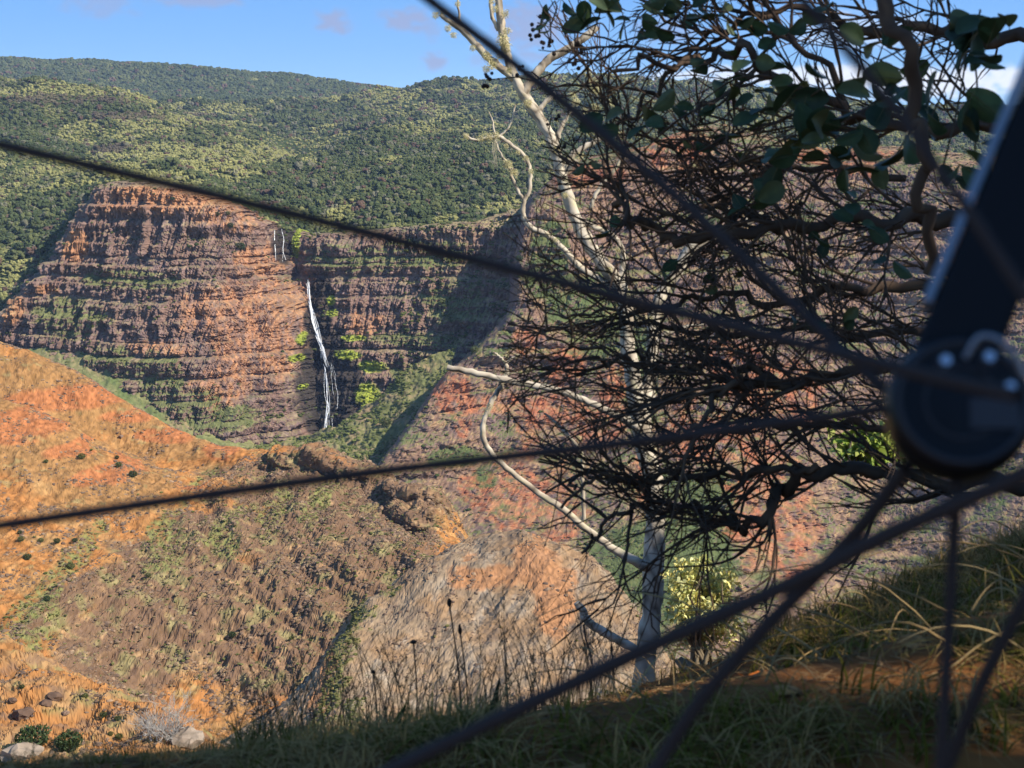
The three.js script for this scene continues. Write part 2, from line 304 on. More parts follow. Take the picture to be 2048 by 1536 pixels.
const farRidge = sheet({
  name: 'ridge', facets: false, label: 'dark blue green mountain ridge on the skyline', category: 'mountain', nu: 320, nv: 60,
  ctrl: [
    [[-500, 180, 8600], [0, 190, 8600], [300, 200, 8600], [600, 220, 8600], [900, 240, 8600], [1300, 250, 8600], [2500, 250, 8600]],
    [[-500, 118, 8000], [0, 128, 8000], [250, 137, 7900], [520, 153, 7800], [700, 178, 7700], [950, 205, 7700], [1500, 215, 7700], ].map(p => p),
    [[-500, 170, 7000], [0, 180, 7000], [250, 188, 7000], [520, 200, 6900], [700, 214, 6800], [950, 230, 6700], [1500, 240, 6700]],
    [[-500, 250, 6000], [0, 250, 6000], [250, 250, 6000], [520, 256, 6000], [700, 256, 6000], [950, 262, 6000], [1500, 270, 6000]],
  ],
  shape(P) { P.y += 26 * rdg(P.x / 600, 1, P.z / 700, 3) - 10 + 9 * fbm(P.x / 90, 2, P.z / 90, 3); },
  color(P) { const n = fbm(P.x / 90, P.y / 60, P.z / 90, 4); return mix3([0.05, 0.07, 0.025], [0.12, 0.13, 0.045], sst(-0.1, 0.45, n)); },
});

// the buttress on the right with its steep shaded flank
const OUT = V(0.22, 0, 0.975);
const butRed = patches([[1060, 690, 1590, 34, 26], [1130, 740, 1560, 50, 50], [1240, 780, 1540, 40, 40], [900, 790, 1520, 60, 30], [960, 840, 1480, 90, 20], [1130, 860, 1470, 70, 40], [1060, 900, 1450, 30, 60], [920, 890, 1440, 22, 26], [1060, 1050, 1360, 120, 60], [930, 1030, 1370, 26, 30], [1190, 900, 1460, 60, 30], [1150, 345, 1720, 110, 26], [1350, 290, 1760, 80, 50], [1600, 1080, 1340, 110, 110], [1440, 900, 1450, 110, 60], [1600, 830, 1480, 90, 60], [1500, 760, 1520, 60, 60], [1310, 1010, 1380, 20, 60], [1700, 300, 1800, 90, 50], [1230, 850, 1480, 40, 50]]);
const butGreen = patches([[1180, 640, 1600, 90, 90], [1100, 560, 1640, 60, 40], [1350, 1150, 1330, 140, 80], [1460, 1060, 1350, 60, 60], [1290, 760, 1540, 40, 120], [960, 1010, 1390, 30, 20], [900, 960, 1420, 60, 20], [1100, 500, 1650, 40, 60]]);
const buttress = sheet({
  name: 'canyon_wall', label: 'red and green banded spur with a sharp shaded edge', category: 'cliff', nu: 700, nv: 470, smoothness: 0.36,
  ctrl: (() => {
    const rows = [];
    const L = [[310, 1190, 1860], [345, 1125, 1775], [400, 1064, 1735], [455, 1046, 1707], [530, 1033, 1684], [606, 1028, 1660], [650, 1000, 1642], [705, 945, 1624], [750, 893, 1605], [820, 842, 1576], [880, 798, 1546], [932, 758, 1520], [1080, 640, 1440], [1300, 500, 1320]];
    for (const [y, x, d] of L) {
      const t = (y - 300) / 800;
      const top = y <= 345;
      rows.push([[x - 34, y + 24, d + 130], [x - 7, y + 4, d + 60], [x, y, d], [x + 90, top ? y - 16 : y + 2, d + 6], [x + 210, top ? y - 60 : y + 5, d + 6 + 40 * (1 - t)], [lerp(x + 370, 1370, 0.5), top ? y - 55 : y + 10, d - 30 * t + 70 * (1 - t)], [lerp(x + 560, 1560, 0.5), top ? y - 10 : y + 10, d + 60 - 90 * t], [1750, top ? y - 20 : y + 5, d + 40], [2050, y + 10, d - 40], [2250, y, d - 10]]);
    }
    return rows;
  })(),
  shape(P, N, Nh, u, v) {
    const yw = P.y + 6 * ns(P.x / 190, 4.3, P.z / 190) + 2.2 * ns(P.x / 45, P.y / 90, P.z / 45) + 0.8 * ns(P.x / 12, P.y / 30, P.z / 12);
    let s = beds(yw, 19, 17, 77, B1) * (0.75 + 0.9 * ns(P.x / 55, yw / 24, P.z / 55)) + beds(yw, 8.2, 5.5, 141, B2) * (0.8 + 0.9 * ns(P.x / 28, yw / 10, P.z / 28));
    const face = 0.3 + 0.7 * Math.max(B1.face, B2.face * 0.7), sx = P.x * 0.9 + P.z * 0.45;
    s += face * (4.5 * blocks(sx, P.y, 9, 16, 11) + 3.8 * blocks(sx, P.y, 4.2, 7, 12)) + 2.4 * blocks(sx, P.y, 2.6, 2.6, 14);
    const away = sst(0.10, 0.2, u);
    s += 16 * away * rdg(P.x / 120, P.y / 500, P.z / 200, 2) + 9 * fbm(P.x / 45, P.y / 120, P.z / 45, 3) * (0.35 + 0.65 * away) + 3.4 * rdg(P.x / 10, P.y / 40, P.z / 10, 2) * face + 1.4 * fbm(P.x / 4, P.y / 4, P.z / 4, 2);
    P.addScaledVector(OUT, s * (0.8 + 0.2 * away)); P.x += 2.2 * fbm(P.x / 12, P.y / 7, P.z / 12, 3); P.y += 1.8 * fbm(P.x / 9, P.y / 9, P.z / 9, 3);
  },
  color(P, N) {
    const n1 = fbm(P.x / 26, P.y / 50, P.z / 26, 4), n2 = fbm(P.x / 5, P.y / 7, P.z / 5, 3), streak = fbm(P.x / 8 + P.y / 16, P.y / 60, P.z / 8, 3);
    let c = mix3([0.29, 0.18, 0.125], C.purple, sst(-0.3, 0.3, n1)); const n4 = fbm(P.x / 2.0, P.y / 2.4, P.z / 2.0, 2); c = mix3(c, C.dark, sst(0.03, 0.3, n2 + 0.5 * n4) * 0.75); c = mix3(c, C.tan, sst(0.12, 0.4, fbm(P.x / 40, P.y / 6, P.z / 40, 3) + 0.3 * n2) * 0.65);
    const ledge = sst(0.66, 0.8, N.y * 0.85 + 0.5 * n2 + 0.4 * n1 + 0.4 * n4);
    const rd = inPatch(butRed, P, 0.8, 0.03) * sst(-0.3, 0.2, streak + 0.3 * n2), gp = inPatch(butGreen, P, 0.6, 0.03);
    let veg = mix3(C.olive, C.green, sst(-0.1, 0.4, n1 + gp * 0.5)); veg = mix3(veg, C.tan, sst(-0.05, 0.3, -n1 + 0.5 * n2) * (1 - gp) * 0.8);
    c = mix3(c, veg, clamp(ledge + gp * sst(0.05, 0.35, N.y + 0.35 * n2), 0, 1) * 0.9);
    c = mix3(c, mix3(C.red, C.orange, sst(-0.2, 0.4, n1)), rd * 0.85);
    return sc3(c, 0.95 + 0.35 * n2 + 0.5 * n4);
  },
});

// green scree slope between the foot of the falls and the buttress
const scree = sheet({
  name: 'scree_slope', label: 'green scree slope at the foot of the waterfall', category: 'slope', nu: 200, nv: 170,
  ctrl: [
    [[915, 690, 1712], [825, 728, 1695], [755, 790, 1705], [640, 860, 1712], [520, 872, 1700], [380, 860, 1690]],
    [[895, 735, 1680], [800, 772, 1684], [725, 822, 1690], [600, 878, 1695], [500, 888, 1690], [380, 880, 1670]],
    [[852, 800, 1650], [766, 828, 1660], [690, 856, 1660], [560, 896, 1670], [470, 905, 1655], [330, 910, 1640]],
    [[802, 865, 1618], [726, 884, 1625], [640, 895, 1630], [510, 915, 1630], [420, 930, 1600], [280, 945, 1590]],
    [[760, 925, 1590], [680, 940, 1585], [580, 945, 1580], [460, 955, 1580], [360, 980, 1540], [220, 1000, 1520]],
    [[690, 1020, 1500], [600, 1030, 1500], [500, 1030, 1480], [380, 1040, 1500], [280, 1060, 1460], [120, 1080, 1450]],
  ],
  shape(P, N) { P.addScaledVector(N, 9 * fbm(P.x / 34, P.y / 34, P.z / 34, 4) + 3.4 * rdg(P.x / 13, P.y / 26, P.z / 13, 2) + 1.6 * ns(P.x / 4, P.y / 4, P.z / 4)); },
  color(P) { const n = fbm(P.x / 30, P.y / 30, P.z / 30, 4), n2 = fbm(P.x / 5, P.y / 5, P.z / 5, 3); let c = mix3([0.23, 0.215, 0.095], [0.15, 0.16, 0.06], sst(-0.15, 0.35, n)); c = mix3(c, [0.30, 0.20, 0.12], sst(0.0, 0.3, -n + 0.7 * n2) * 0.75); return sc3(c, 1 + 0.5 * n2); },
});

const fan = sheet({
  name: 'scree_slope', label: 'grassy green scree fan below the left part of the banded cliff', category: 'slope', nu: 170, nv: 120,
  ctrl: [
    [[20, 700, 1790], [120, 690, 1785], [205, 690, 1768], [300, 762, 1726], [395, 834, 1694], [510, 884, 1690]],
    [[0, 760, 1735], [110, 765, 1725], [200, 770, 1712], [292, 815, 1690], [388, 868, 1668], [505, 900, 1668]],
    [[-20, 840, 1680], [90, 850, 1670], [185, 860, 1660], [280, 890, 1645], [380, 920, 1635], [500, 930, 1640]],
    [[-60, 960, 1600], [60, 980, 1595], [160, 990, 1590], [260, 1000, 1585], [370, 1010, 1580], [490, 1020, 1580]],
  ],
  shape(P, N) { P.addScaledVector(N, 5 * fbm(P.x / 40, P.y / 40, P.z / 40, 4) - 3 * Math.abs(ns(P.x / 22 + P.y / 30, P.y / 90, P.z / 50)) + 1.0 * ns(P.x / 4, P.y / 4, P.z / 4)); },
  color(P) { const n = fbm(P.x / 24 + P.y / 30, P.y / 50, P.z / 30, 4), n2 = fbm(P.x / 4, P.y / 4, P.z / 4, 3); let c = mix3([0.25, 0.24, 0.10], [0.13, 0.17, 0.06], sst(-0.1, 0.35, n)); c = mix3(c, [0.30, 0.20, 0.12], sst(0.1, 0.35, -n + 0.6 * n2) * 0.7); return sc3(c, 1 + 0.6 * n2); },
});

// orange earth ridge in the middle distance
const oRed = patches([[60, 840, 695, 120, 24], [180, 885, 690, 60, 12], [260, 922, 690, 60, 12], [400, 935, 690, 40, 22], [330, 890, 730, 50, 14], [20, 1330, 160, 30, 40]]);
const oShadeTint = patches([[60, 750, 775, 180, 46], [210, 830, 755, 110, 40], [330, 895, 740, 110, 24]]);  // back slope turned from the sun, its shade painted as browner soil
const oBrown = patches([[640, 1080, 600, 220, 110], [420, 1230, 540, 240, 120], [560, 1290, 510, 200, 120], [800, 1040, 640, 100, 90], [250, 1280, 530, 130, 80], [600, 920, 720, 70, 24], [740, 940, 700, 60, 14], [170, 1180, 560, 60, 24]]);
const oGreen = patches([[450, 1075, 610, 36, 24], [535, 1045, 620, 30, 14], [620, 1025, 630, 26, 12], [20, 1170, 580, 34, 24], [110, 1230, 550, 50, 40], [330, 1110, 590, 40, 20], [130, 1150, 570, 30, 40], [40, 1110, 600, 30, 14], [180, 1100, 600, 20, 30], [300, 1080, 600, 26, 20]]);
const ridge = sheet({
  name: 'earth_ridge', label: 'bare orange earth ridge sloping down across the canyon', category: 'ridge', nu: 560, nv: 430, smoothness: 0.45,
  ctrl: (() => {
    const r = (d, a) => a.map(([x, y, e = 0]) => [x, y, d + e]);
    return [
      r(850, [[-220, 690], [0, 730], [150, 790], [270, 860], [420, 930], [540, 950], [640, 950], [740, 980], [778, 990], [800, 1000], [860, 1010], [925, 1080], [1000, 1150]]),
      r(780, [[-220, 640, 20], [0, 685, 15], [150, 740, 5], [265, 812, -5], [420, 884, -25], [545, 905, -40], [620, 900, -60], [735, 934, -75], [774, 955, -80], [790, 975, -110], [865, 985, -115], [915, 1040, -100], [960, 1110, -60]]),
      r(742, [[-220, 790], [0, 806], [140, 852], [240, 904], [350, 936, -8], [470, 946, -22], [580, 950, -36], [710, 965, -52], [768, 985, -62], [795, 1005, -88], [862, 1008, -94], [916, 1055, -78], [960, 1120, -42]]),
      r(695, [[-220, 795], [0, 811], [130, 851], [232, 907], [335, 944], [455, 966, -6], [570, 975, -12], [705, 995, -22], [772, 1015, -32], [800, 1035, -58], [865, 1032, -66], [918, 1070, -52], [960, 1130, -15]]),
      r(625, [[-220, 980], [0, 1000], [140, 1020], [260, 1040], [400, 1050], [530, 1050], [640, 1050], [735, 1050], [790, 1060], [828, 1080], [870, 1075], [915, 1085], [955, 1140]]),
      r(565, [[-220, 1130], [0, 1130], [130, 1150], [250, 1185], [390, 1205], [520, 1185, 8], [635, 1150, 14], [735, 1115, 20], [800, 1100, 24], [840, 1105, 22], [880, 1102, 22], [920, 1110, 24], [950, 1160, 30]]),
      r(520, [[-220, 1240], [0, 1240], [110, 1280], [220, 1370], [370, 1400], [500, 1335, 14], [615, 1260, 28], [725, 1190, 44], [800, 1150, 52], [850, 1128, 54], [885, 1125, 56], [920, 1140, 60], [950, 1190, 66]]),
      r(480, [[-220, 1360], [0, 1370], [110, 1400], [230, 1470], [390, 1490], [510, 1440, 20], [625, 1350, 42], [735, 1270, 64], [810, 1220, 78], [855, 1190, 84], [890, 1180, 88], [925, 1190, 92], [950, 1240, 98]]),
      r(440, [[-220, 1500], [0, 1510], [110, 1540], [230, 1600], [390, 1620], [510, 1560, 26], [625, 1460, 54], [735, 1370, 84], [810, 1310, 100], [855, 1280, 110], [890, 1270, 114], [925, 1270, 120], [950, 1310, 126]]),
    ];
  })(),
  shape(P, N, Nh, u, v) {
    const brown = inPatch(oBrown, P, 0.3, 0.02);
    const yw = P.y + 4 * ns(P.x / 60, 7.3, P.z / 60) + 0.33 * P.x + 1.2 * ns(P.x / 15, P.y / 20, P.z / 15);
    let s = beds(yw, 11, 4.5, 5, B1) * (0.25 + 0.75 * brown) + beds(yw, 3.6, 2.3, 91, B2) * (0.15 + 0.85 * brown);
    s += 3.0 * fbm(P.x / 28, P.y / 60, P.z / 28, 4) - 3.4 * Math.abs(ns(P.x / 17 + P.y / 60, P.y / 120, P.z / 34)) - 1.5 * Math.abs(ns(P.x / 5.2 + P.y / 22, P.y / 40, P.z / 11)) * (1 - 0.5 * brown) + 1.5 * rdg(P.x / 9, P.y / 26, P.z / 9, 2) * (0.55 + 0.4 * brown) + 0.8 * rdg(P.x / 3.0, P.y / 8, P.z / 3.0, 2) * (0.12 + 0.8 * brown) + 0.55 * fbm(P.x / 1.6, P.y / 1.6, P.z / 1.6, 3);
    const sx = P.x + 0.3 * P.z; s += (0.12 + 0.75 * brown) * (1.0 * blocks(sx, P.y, 3.4, 4.5, 21) + 0.75 * blocks(sx, P.y, 1.5, 1.6, 22)) + 0.22 * blocks(sx, P.y, 1.1, 0.9, 23);
    P.addScaledVector(N, s * (0.3 + 0.7 * sst(0.17, 0.32, v)));
  },
  color(P, N) {
    const n1 = fbm(P.x / 16, P.y / 20, P.z / 16, 4), n2 = fbm(P.x / 2.4, P.y / 2.6, P.z / 2.4, 3), n3 = fbm(P.x / 6 + 30, P.y / 4, P.z / 6, 4);
    const brown = inPatch(oBrown, P, 0.8, 0.03);
    let c = mix3([0.42, 0.182, 0.058], [0.41, 0.235, 0.095], sst(-0.2, 0.4, n1));
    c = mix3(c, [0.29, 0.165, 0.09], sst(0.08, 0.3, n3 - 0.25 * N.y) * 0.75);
    c = mix3(c, [0.34, 0.185, 0.072], inPatch(oShadeTint, P, 0.5, 0.05) * 0.85);
    c = mix3(c, [0.45, 0.165, 0.065], inPatch(oRed, P, 0.5, 0.05) * 0.85);
    let b = mix3([0.235, 0.145, 0.088], [0.15, 0.094, 0.062], sst(-0.2, 0.3, n2)); b = mix3(b, [0.40, 0.245, 0.13], sst(0.05, 0.4, n3 + 0.3 * n1)); b = mix3(b, [0.27, 0.24, 0.11], sst(0.1, 0.35, fbm(P.x / 9, P.y / 9, P.z / 9 + 40, 3)) * 0.8);
    c = mix3(c, b, brown * 0.95);
    c = mix3(c, [0.20, 0.205, 0.07], inPatch(oGreen, P, 0.9, 0.12) * sst(-0.1, 0.2, n2 + 0.1) * 0.9);
    c = mix3(c, [0.30, 0.27, 0.12], sst(0.22, 0.42, n3 - n1 * 0.5) * 0.5);
    return sc3(c, 1 + 0.9 * n2 + 0.3 * (h2(Math.floor(P.x / 0.8), Math.floor(P.y / 0.7), 3) - 0.5));
  },
});

// grey brown dome of weathered soil
const dGreen = patches([[570, 1400, 300, 90, 40], [690, 1300, 340, 30, 30], [760, 1230, 350, 20, 16], [640, 1480, 270, 80, 40]]);
const dRed = patches([[1080, 1330, 300, 60, 26], [1130, 1400, 290, 60, 30], [930, 1290, 320, 60, 14], [620, 1440, 300, 40, 20], [1000, 1280, 320, 40, 12]]);
const dome = sheet({
  name: 'earth_dome', label: 'grey brown gullied dome of weathered soil', category: 'hill', nu: 420, nv: 300, smoothness: 0.3,
  ctrl: (() => {
    const cr = [[330, 1530, 325], [430, 1480, 335], [540, 1425, 342], [640, 1320, 352], [700, 1228, 366], [790, 1162, 382], [870, 1108, 392], [935, 1077, 398], [1050, 1063, 396], [1180, 1118, 386], [1272, 1208, 372], [1340, 1320, 352], [1420, 1470, 330]];
    const rows = [cr.map(([x, y, d]) => [x, y + 40, d + 70]), cr];
    for (const k of [1, 2, 3, 4]) rows.push(cr.map(([x, y, d]) => [900 + (x - 900) * (1 + 0.03 * k), y + (1720 - y) * k / 4, d - 46 * k]));
    return rows;
  })(),
  shape(P, N, Nh, u, v) {
    const a = P.x * 0.8 - P.y * 0.75, g = -2.2 * Math.abs(ns(a / 13 + 3, P.z / 90, P.y / 80)) - 1.1 * Math.abs(ns(a / 4.6, P.z / 30, P.y / 30));
    P.addScaledVector(N, (2.6 * fbm(P.x / 22, P.y / 22, P.z / 22, 4) + 1.1 * g + 0.5 * rdg(a / 2.2, P.y / 7, P.z / 5, 2) + 0.26 * fbm(P.x / 0.9, P.y / 0.9, P.z / 0.9, 2) + 0.28 * blocks(P.x + 0.4 * P.z, P.y, 1.4, 1.5, 31) + 0.14 * blocks(P.x, P.y, 0.7, 0.7, 32)) * sst(0, 0.12, v));
  },
  color(P, N) {
    const n1 = fbm(P.x / 12, P.y / 14, P.z / 12, 4), n2 = fbm(P.x / 1.5, P.y / 1.6, P.z / 1.5, 3), st = fbm((P.x * 0.8 - P.y * 0.75) / 3.2, P.y / 16, P.z / 16, 4);
    let c = mix3([0.31, 0.225, 0.145], [0.33, 0.205, 0.11], sst(-0.2, 0.3, n1)); c = mix3(c, [0.42, 0.35, 0.265], sst(0.1, 0.4, st) * 0.6); c = mix3(c, [0.17, 0.12, 0.085], sst(0.12, 0.42, -st + 0.5 * n2) * 0.75);
    c = mix3(c, [0.42, 0.20, 0.09], inPatch(dRed, P, 0.6, 0.1) * 0.85); c = mix3(c, [0.17, 0.165, 0.055], inPatch(dGreen, P, 0.8, 0.12) * sst(-0.2, 0.15, n2) * 0.9);
    return sc3(c, 1 + 0.9 * n2);
  },
});

// nearer orange spur at the lower left
const spur = sheet({
  name: 'earth_spur', label: 'near orange earth spur at the lower left corner', category: 'slope', nu: 300, nv: 200,
  ctrl: (() => {
    const cr = [[-220, 1190, 180], [0, 1278, 170], [60, 1306, 167], [150, 1358, 163], [232, 1392, 158], [310, 1424, 152], [390, 1468, 146], [450, 1505, 140], [560, 1580, 132]];
    const rows = [cr.map(([x, y, d]) => [x, y + 40, d + 30]), cr];
    for (const k of [1, 2, 3]) rows.push(cr.map(([x, y, d]) => [x + 25 * k, y + (1800 - y) * k / 3, d - 24 * k]));
    return rows;
  })(),
  shape(P, N, Nh, u, v) { P.addScaledVector(N, (1.7 * fbm(P.x / 9, P.y / 9, P.z / 9, 4) + 0.7 * rdg(P.x / 3.4, P.y / 6, P.z / 3.4, 2) + 0.3 * fbm(P.x / 0.6, P.y / 0.6, P.z / 0.6, 2) + 0.22 * blocks(P.x, P.y, 0.6, 0.5, 41)) * (0.4 + 0.6 * sst(0.1, 0.3, v))); },
  color(P, N) {
    const n1 = fbm(P.x / 6, P.y / 7, P.z / 6, 4), n2 = fbm(P.x / 0.8, P.y / 0.8, P.z / 0.8, 3), n3 = fbm(P.x / 2.6 + 3, P.y / 2, P.z / 2.6, 4);
    let c = mix3([0.44, 0.20, 0.068], [0.43, 0.26, 0.12], sst(-0.2, 0.35, n1)); c = mix3(c, [0.24, 0.145, 0.09], sst(0.12, 0.3, n3) * 0.8); c = mix3(c, [0.26, 0.24, 0.09], sst(0.2, 0.4, n1 - n3) * 0.6);
    return sc3(c, 1 + 0.5 * n2);
  },
});

// the grassy bank at the viewer's feet, rising to the right and falling away to the canyon
const bank = sheet({
  name: 'bank', facets: false, label: 'grassy brown soil bank at the edge of the lookout', category: 'ground', nu: 260, nv: 220, smoothness: 0.5,
  ctrl: [
    [V(-6, -0.1, 6), V(-3, -0.05, 6), V(-1.5, 0, 6), V(0, 0, 6), V(1.2, 0.05, 6), V(2.4, 0.2, 6), V(4, 0.5, 6), V(8, 1.0, 6)],
    [V(-6, -0.1, 0), V(-3, -0.06, 0), V(-1.5, -0.02, 0), V(0, 0, 0), V(1.2, 0.06, 0), V(2.4, 0.22, 0), V(4, 0.55, 0), V(8, 1.1, 0)],
    [[-3300, 1680, 2.2], [-800, 1660, 2.2], [200, 1640, 2.3], [800, 1610, 2.3], [1400, 1545, 2.3], [1900, 1450, 2.3], [2700, 1290, 2.3], [5600, 960, 2.3]],
    [[-2300, 1620, 3.0], [-600, 1600, 3.0], [250, 1585, 3.0], [800, 1550, 3.0], [1350, 1450, 3.0], [1800, 1330, 3.0], [2500, 1150, 3.0], [4600, 820, 3.0]],
    [[-1700, 1590, 3.7], [-500, 1560, 3.7], [260, 1525, 3.7], [800, 1478, 3.8], [1300, 1375, 3.9], [1720, 1225, 4.0], [2300, 1040, 4.0], [4000, 720, 4.0]],
    [[-1500, 1620, 4.4], [-450, 1590, 4.4], [280, 1560, 4.5], [800, 1515, 4.6], [1300, 1400, 4.7], [1690, 1250, 4.9], [2200, 1050, 5.0], [3700, 690, 5.0]],
    [[-1200, 1720, 6], [-400, 1700, 6], [300, 1680, 6.2], [800, 1620, 6.4], [1300, 1460, 6.8], [1660, 1320, 7], [2100, 1110, 7], [3300, 690, 7]],
    [[-1000, 1960, 9], [-300, 1960, 9], [320, 1940, 9], [800, 1860, 9.3], [1290, 1560, 10], [1640, 1430, 10], [2060, 1210, 10], [3000, 720, 10]],
    [[-900, 2500, 16], [-250, 2500, 16], [350, 2500, 16], [800, 2400, 16], [1270, 2100, 16], [1600, 1900, 16], [2050, 1500, 16], [2800, 900, 16]],
  ],
  shape(P, N) { P.y += 0.05 * fbm(P.x * 1.1, 0, P.z * 1.1, 3) + 0.022 * fbm(P.x * 5, 0, P.z * 5, 3) + 0.008 * ns(P.x * 24, 0, P.z * 24); },
  color(P) { const n1 = fbm(P.x * 1.6, 1, P.z * 1.6, 4), n2 = fbm(P.x * 13, 2, P.z * 13, 3); let c = mix3([0.21, 0.085, 0.028], [0.31, 0.125, 0.036], sst(-0.2, 0.3, n1)); c = mix3(c, [0.12, 0.065, 0.03], sst(0, 0.4, n2) * 0.7); return sc3(c, 1 + 0.4 * n2); },
});
console.log('terrain done');
// ---------------------------------------------------------------- vegetation of the far slopes
function blobCrown(seed, clumps, flat, detail = 1) {   // a crown of several leafy clumps, radius about 1, standing on y = 0
  const r = rngOf(seed), mb = new MB();
  for (let k = 0; k < clumps; k++) {
    const a = r() * 6.283, q = Math.sqrt(r()) * 0.62, cx = Math.cos(a) * q, cz = Math.sin(a) * q, cy = (0.45 + r() * 0.75 * (1 - q * 0.6)) * flat, s = 0.30 + r() * 0.26;
    const g = new THREE.IcosahedronGeometry(1, detail), p = g.attributes.position, key = {};
    const st = mb.n;
    for (let i = 0; i < p.count; i++) {
      const x = p.getX(i), y = p.getY(i), z = p.getZ(i), d = s * (1 + 0.55 * ns(x * 2.1 + k * 3, y * 2.1 + seed, z * 2.1)), t = 0.8 + 0.5 * ns(x * 3 + k, y * 3, z * 3 + seed);
      mb.v(cx + x * d, cy + y * d * 0.8, cz + z * d, [t, t, t]);
    }
    for (let i = 0; i < p.count; i++) mb.i.push(st + i);
  }
  return mb.geo(false);
}
function instances(name, geo, m, list, label, category, parent = scene) {   // list: [pos, scale(Vector3), turn, color]
  const o = new THREE.InstancedMesh(geo, m, list.length), mx = new THREE.Matrix4(), q = new THREE.Quaternion(), c = new THREE.Color();
  list.forEach(([p, s, turn, col], k) => { if (turn.isQuaternion) q.copy(turn); else q.setFromAxisAngle(V(0, 1, 0), turn); mx.compose(p, q, s); o.setMatrixAt(k, mx); o.setColorAt(k, c.setRGB(...col)); });
  o.name = parent === scene ? numbered(name) : name; o.castShadow = o.receiveShadow = true; parent.add(o);
  if (parent === scene) tag(o, label, category, null, 'stuff'); else o.userData.kind = 'stuff';
  return o;
}
const crowns = [blobCrown(11, 7, 1.0), blobCrown(23, 6, 0.85), blobCrown(37, 7, 1.35), blobCrown(51, 5, 0.7)];
function eachQuad(sh, fn) { const { nu, nv, pos } = sh, a = V(0, 0, 0), b = V(0, 0, 0), c = V(0, 0, 0), d = V(0, 0, 0); for (let j = 0; j < nv - 1; j++) for (let i = 0; i < nu - 1; i++) { const k = j * nu + i; a.fromArray(pos, k * 3); b.fromArray(pos, k * 3 + 3); c.fromArray(pos, (k + nu) * 3); d.fromArray(pos, (k + nu + 1) * 3); const area = b.clone().sub(a).cross(c.clone().sub(a)).length(); fn(a, b, c, d, area, k); } }
{
  const r = rngOf(77), lists = [[], [], [], []];
  const dk = patches([[820, 345, 2600, 300, 75], [80, 450, 2100, 130, 60], [600, 230, 4600, 110, 30], [560, 250, 4300, 60, 20], [900, 200, 5000, 70, 14]]), pl = patches([[220, 190, 3600, 260, 22], [430, 240, 3600, 150, 20], [250, 330, 2700, 220, 40], [460, 330, 2800, 120, 40], [800, 262, 3400, 200, 14], [780, 215, 4500, 90, 20], [1000, 190, 5000, 120, 14]]), bn = patches([[150, 204, 3450, 110, 11], [230, 232, 3300, 60, 9], [180, 300, 2900, 40, 12]]);
  const put = (sh, dens, far) => eachQuad(sh, (a, b, c, d, area) => {
    const s0 = seen(a); if (s0[0] < -140 || s0[0] > 2150 || s0[2] < 0 || s0[1] > 1000) return;
    let n = area * dens(s0[2]); n = Math.floor(n) + (r() < n % 1 ? 1 : 0);
    for (let k = 0; k < n; k++) {
      const u = r(), v = r(), p = V(0, 0, 0).addScaledVector(a, (1 - u) * (1 - v)).addScaledVector(b, u * (1 - v)).addScaledVector(c, (1 - u) * v).addScaledVector(d, u * v);
      const z = 1.5 * fbm(p.x / 150, 5, p.z / 190, 3), z2 = fbm(p.x / 45, 8, p.z / 45, 2), q = r();
      const pale = sst(-0.05, 0.3, z + 0.5 * z2 + (far ? -0.55 : 0) - 0.5 * inPatch(dk, p, 0.8, 0.01) + 0.5 * inPatch(pl, p, 0.8, 0.01));  // far ridge crowns kept darker: haze and cloud shade put into their colour
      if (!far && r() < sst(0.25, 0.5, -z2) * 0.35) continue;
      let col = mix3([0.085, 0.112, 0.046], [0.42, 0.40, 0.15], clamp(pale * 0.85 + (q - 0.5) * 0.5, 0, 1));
      if (!far && r() < 0.10) col = mix3(col, [0.25, 0.23, 0.16], 0.7); else if (r() < 0.06) col = [0.17, 0.11, 0.08];
      if (!far && inPatch(bn, p, 0.8, 0.01) > 0.5) col = mix3(col, [0.14, 0.10, 0.085], 0.7);
      let w = (far ? 11 : 3.4 + 5.2 * r() * r() * r() + (pale < 0.4 ? 1.6 * r() : 0)) * (s0[2] > 4000 ? 1.5 : 1);
      const t = pale < 0.35 && r() < 0.35 ? 2 : Math.floor(r() * 4);
      p.y -= w * 0.25;
      lists[t].push([p, V(w * (0.8 + 0.4 * r()), w * (0.7 + 0.5 * r()) * (t === 2 ? 1.15 : 1), w * (0.8 + 0.4 * r())), r() * 6.28, col]);
    }
  });
  put(plateau, d => (d < 2700 ? 1 / 42 : d < 3800 ? 1 / 60 : 1 / 150), false);
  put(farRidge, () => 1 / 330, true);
  const names = ['rounded evergreen forest covering the plateau', 'low spreading olive trees of the plateau forest', 'tall narrow dark trees of the plateau forest', 'flat topped pale trees of the plateau forest'];
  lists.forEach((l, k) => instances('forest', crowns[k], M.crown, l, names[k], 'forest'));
  console.log('forest', lists.map(l => l.length).join(' '));
}
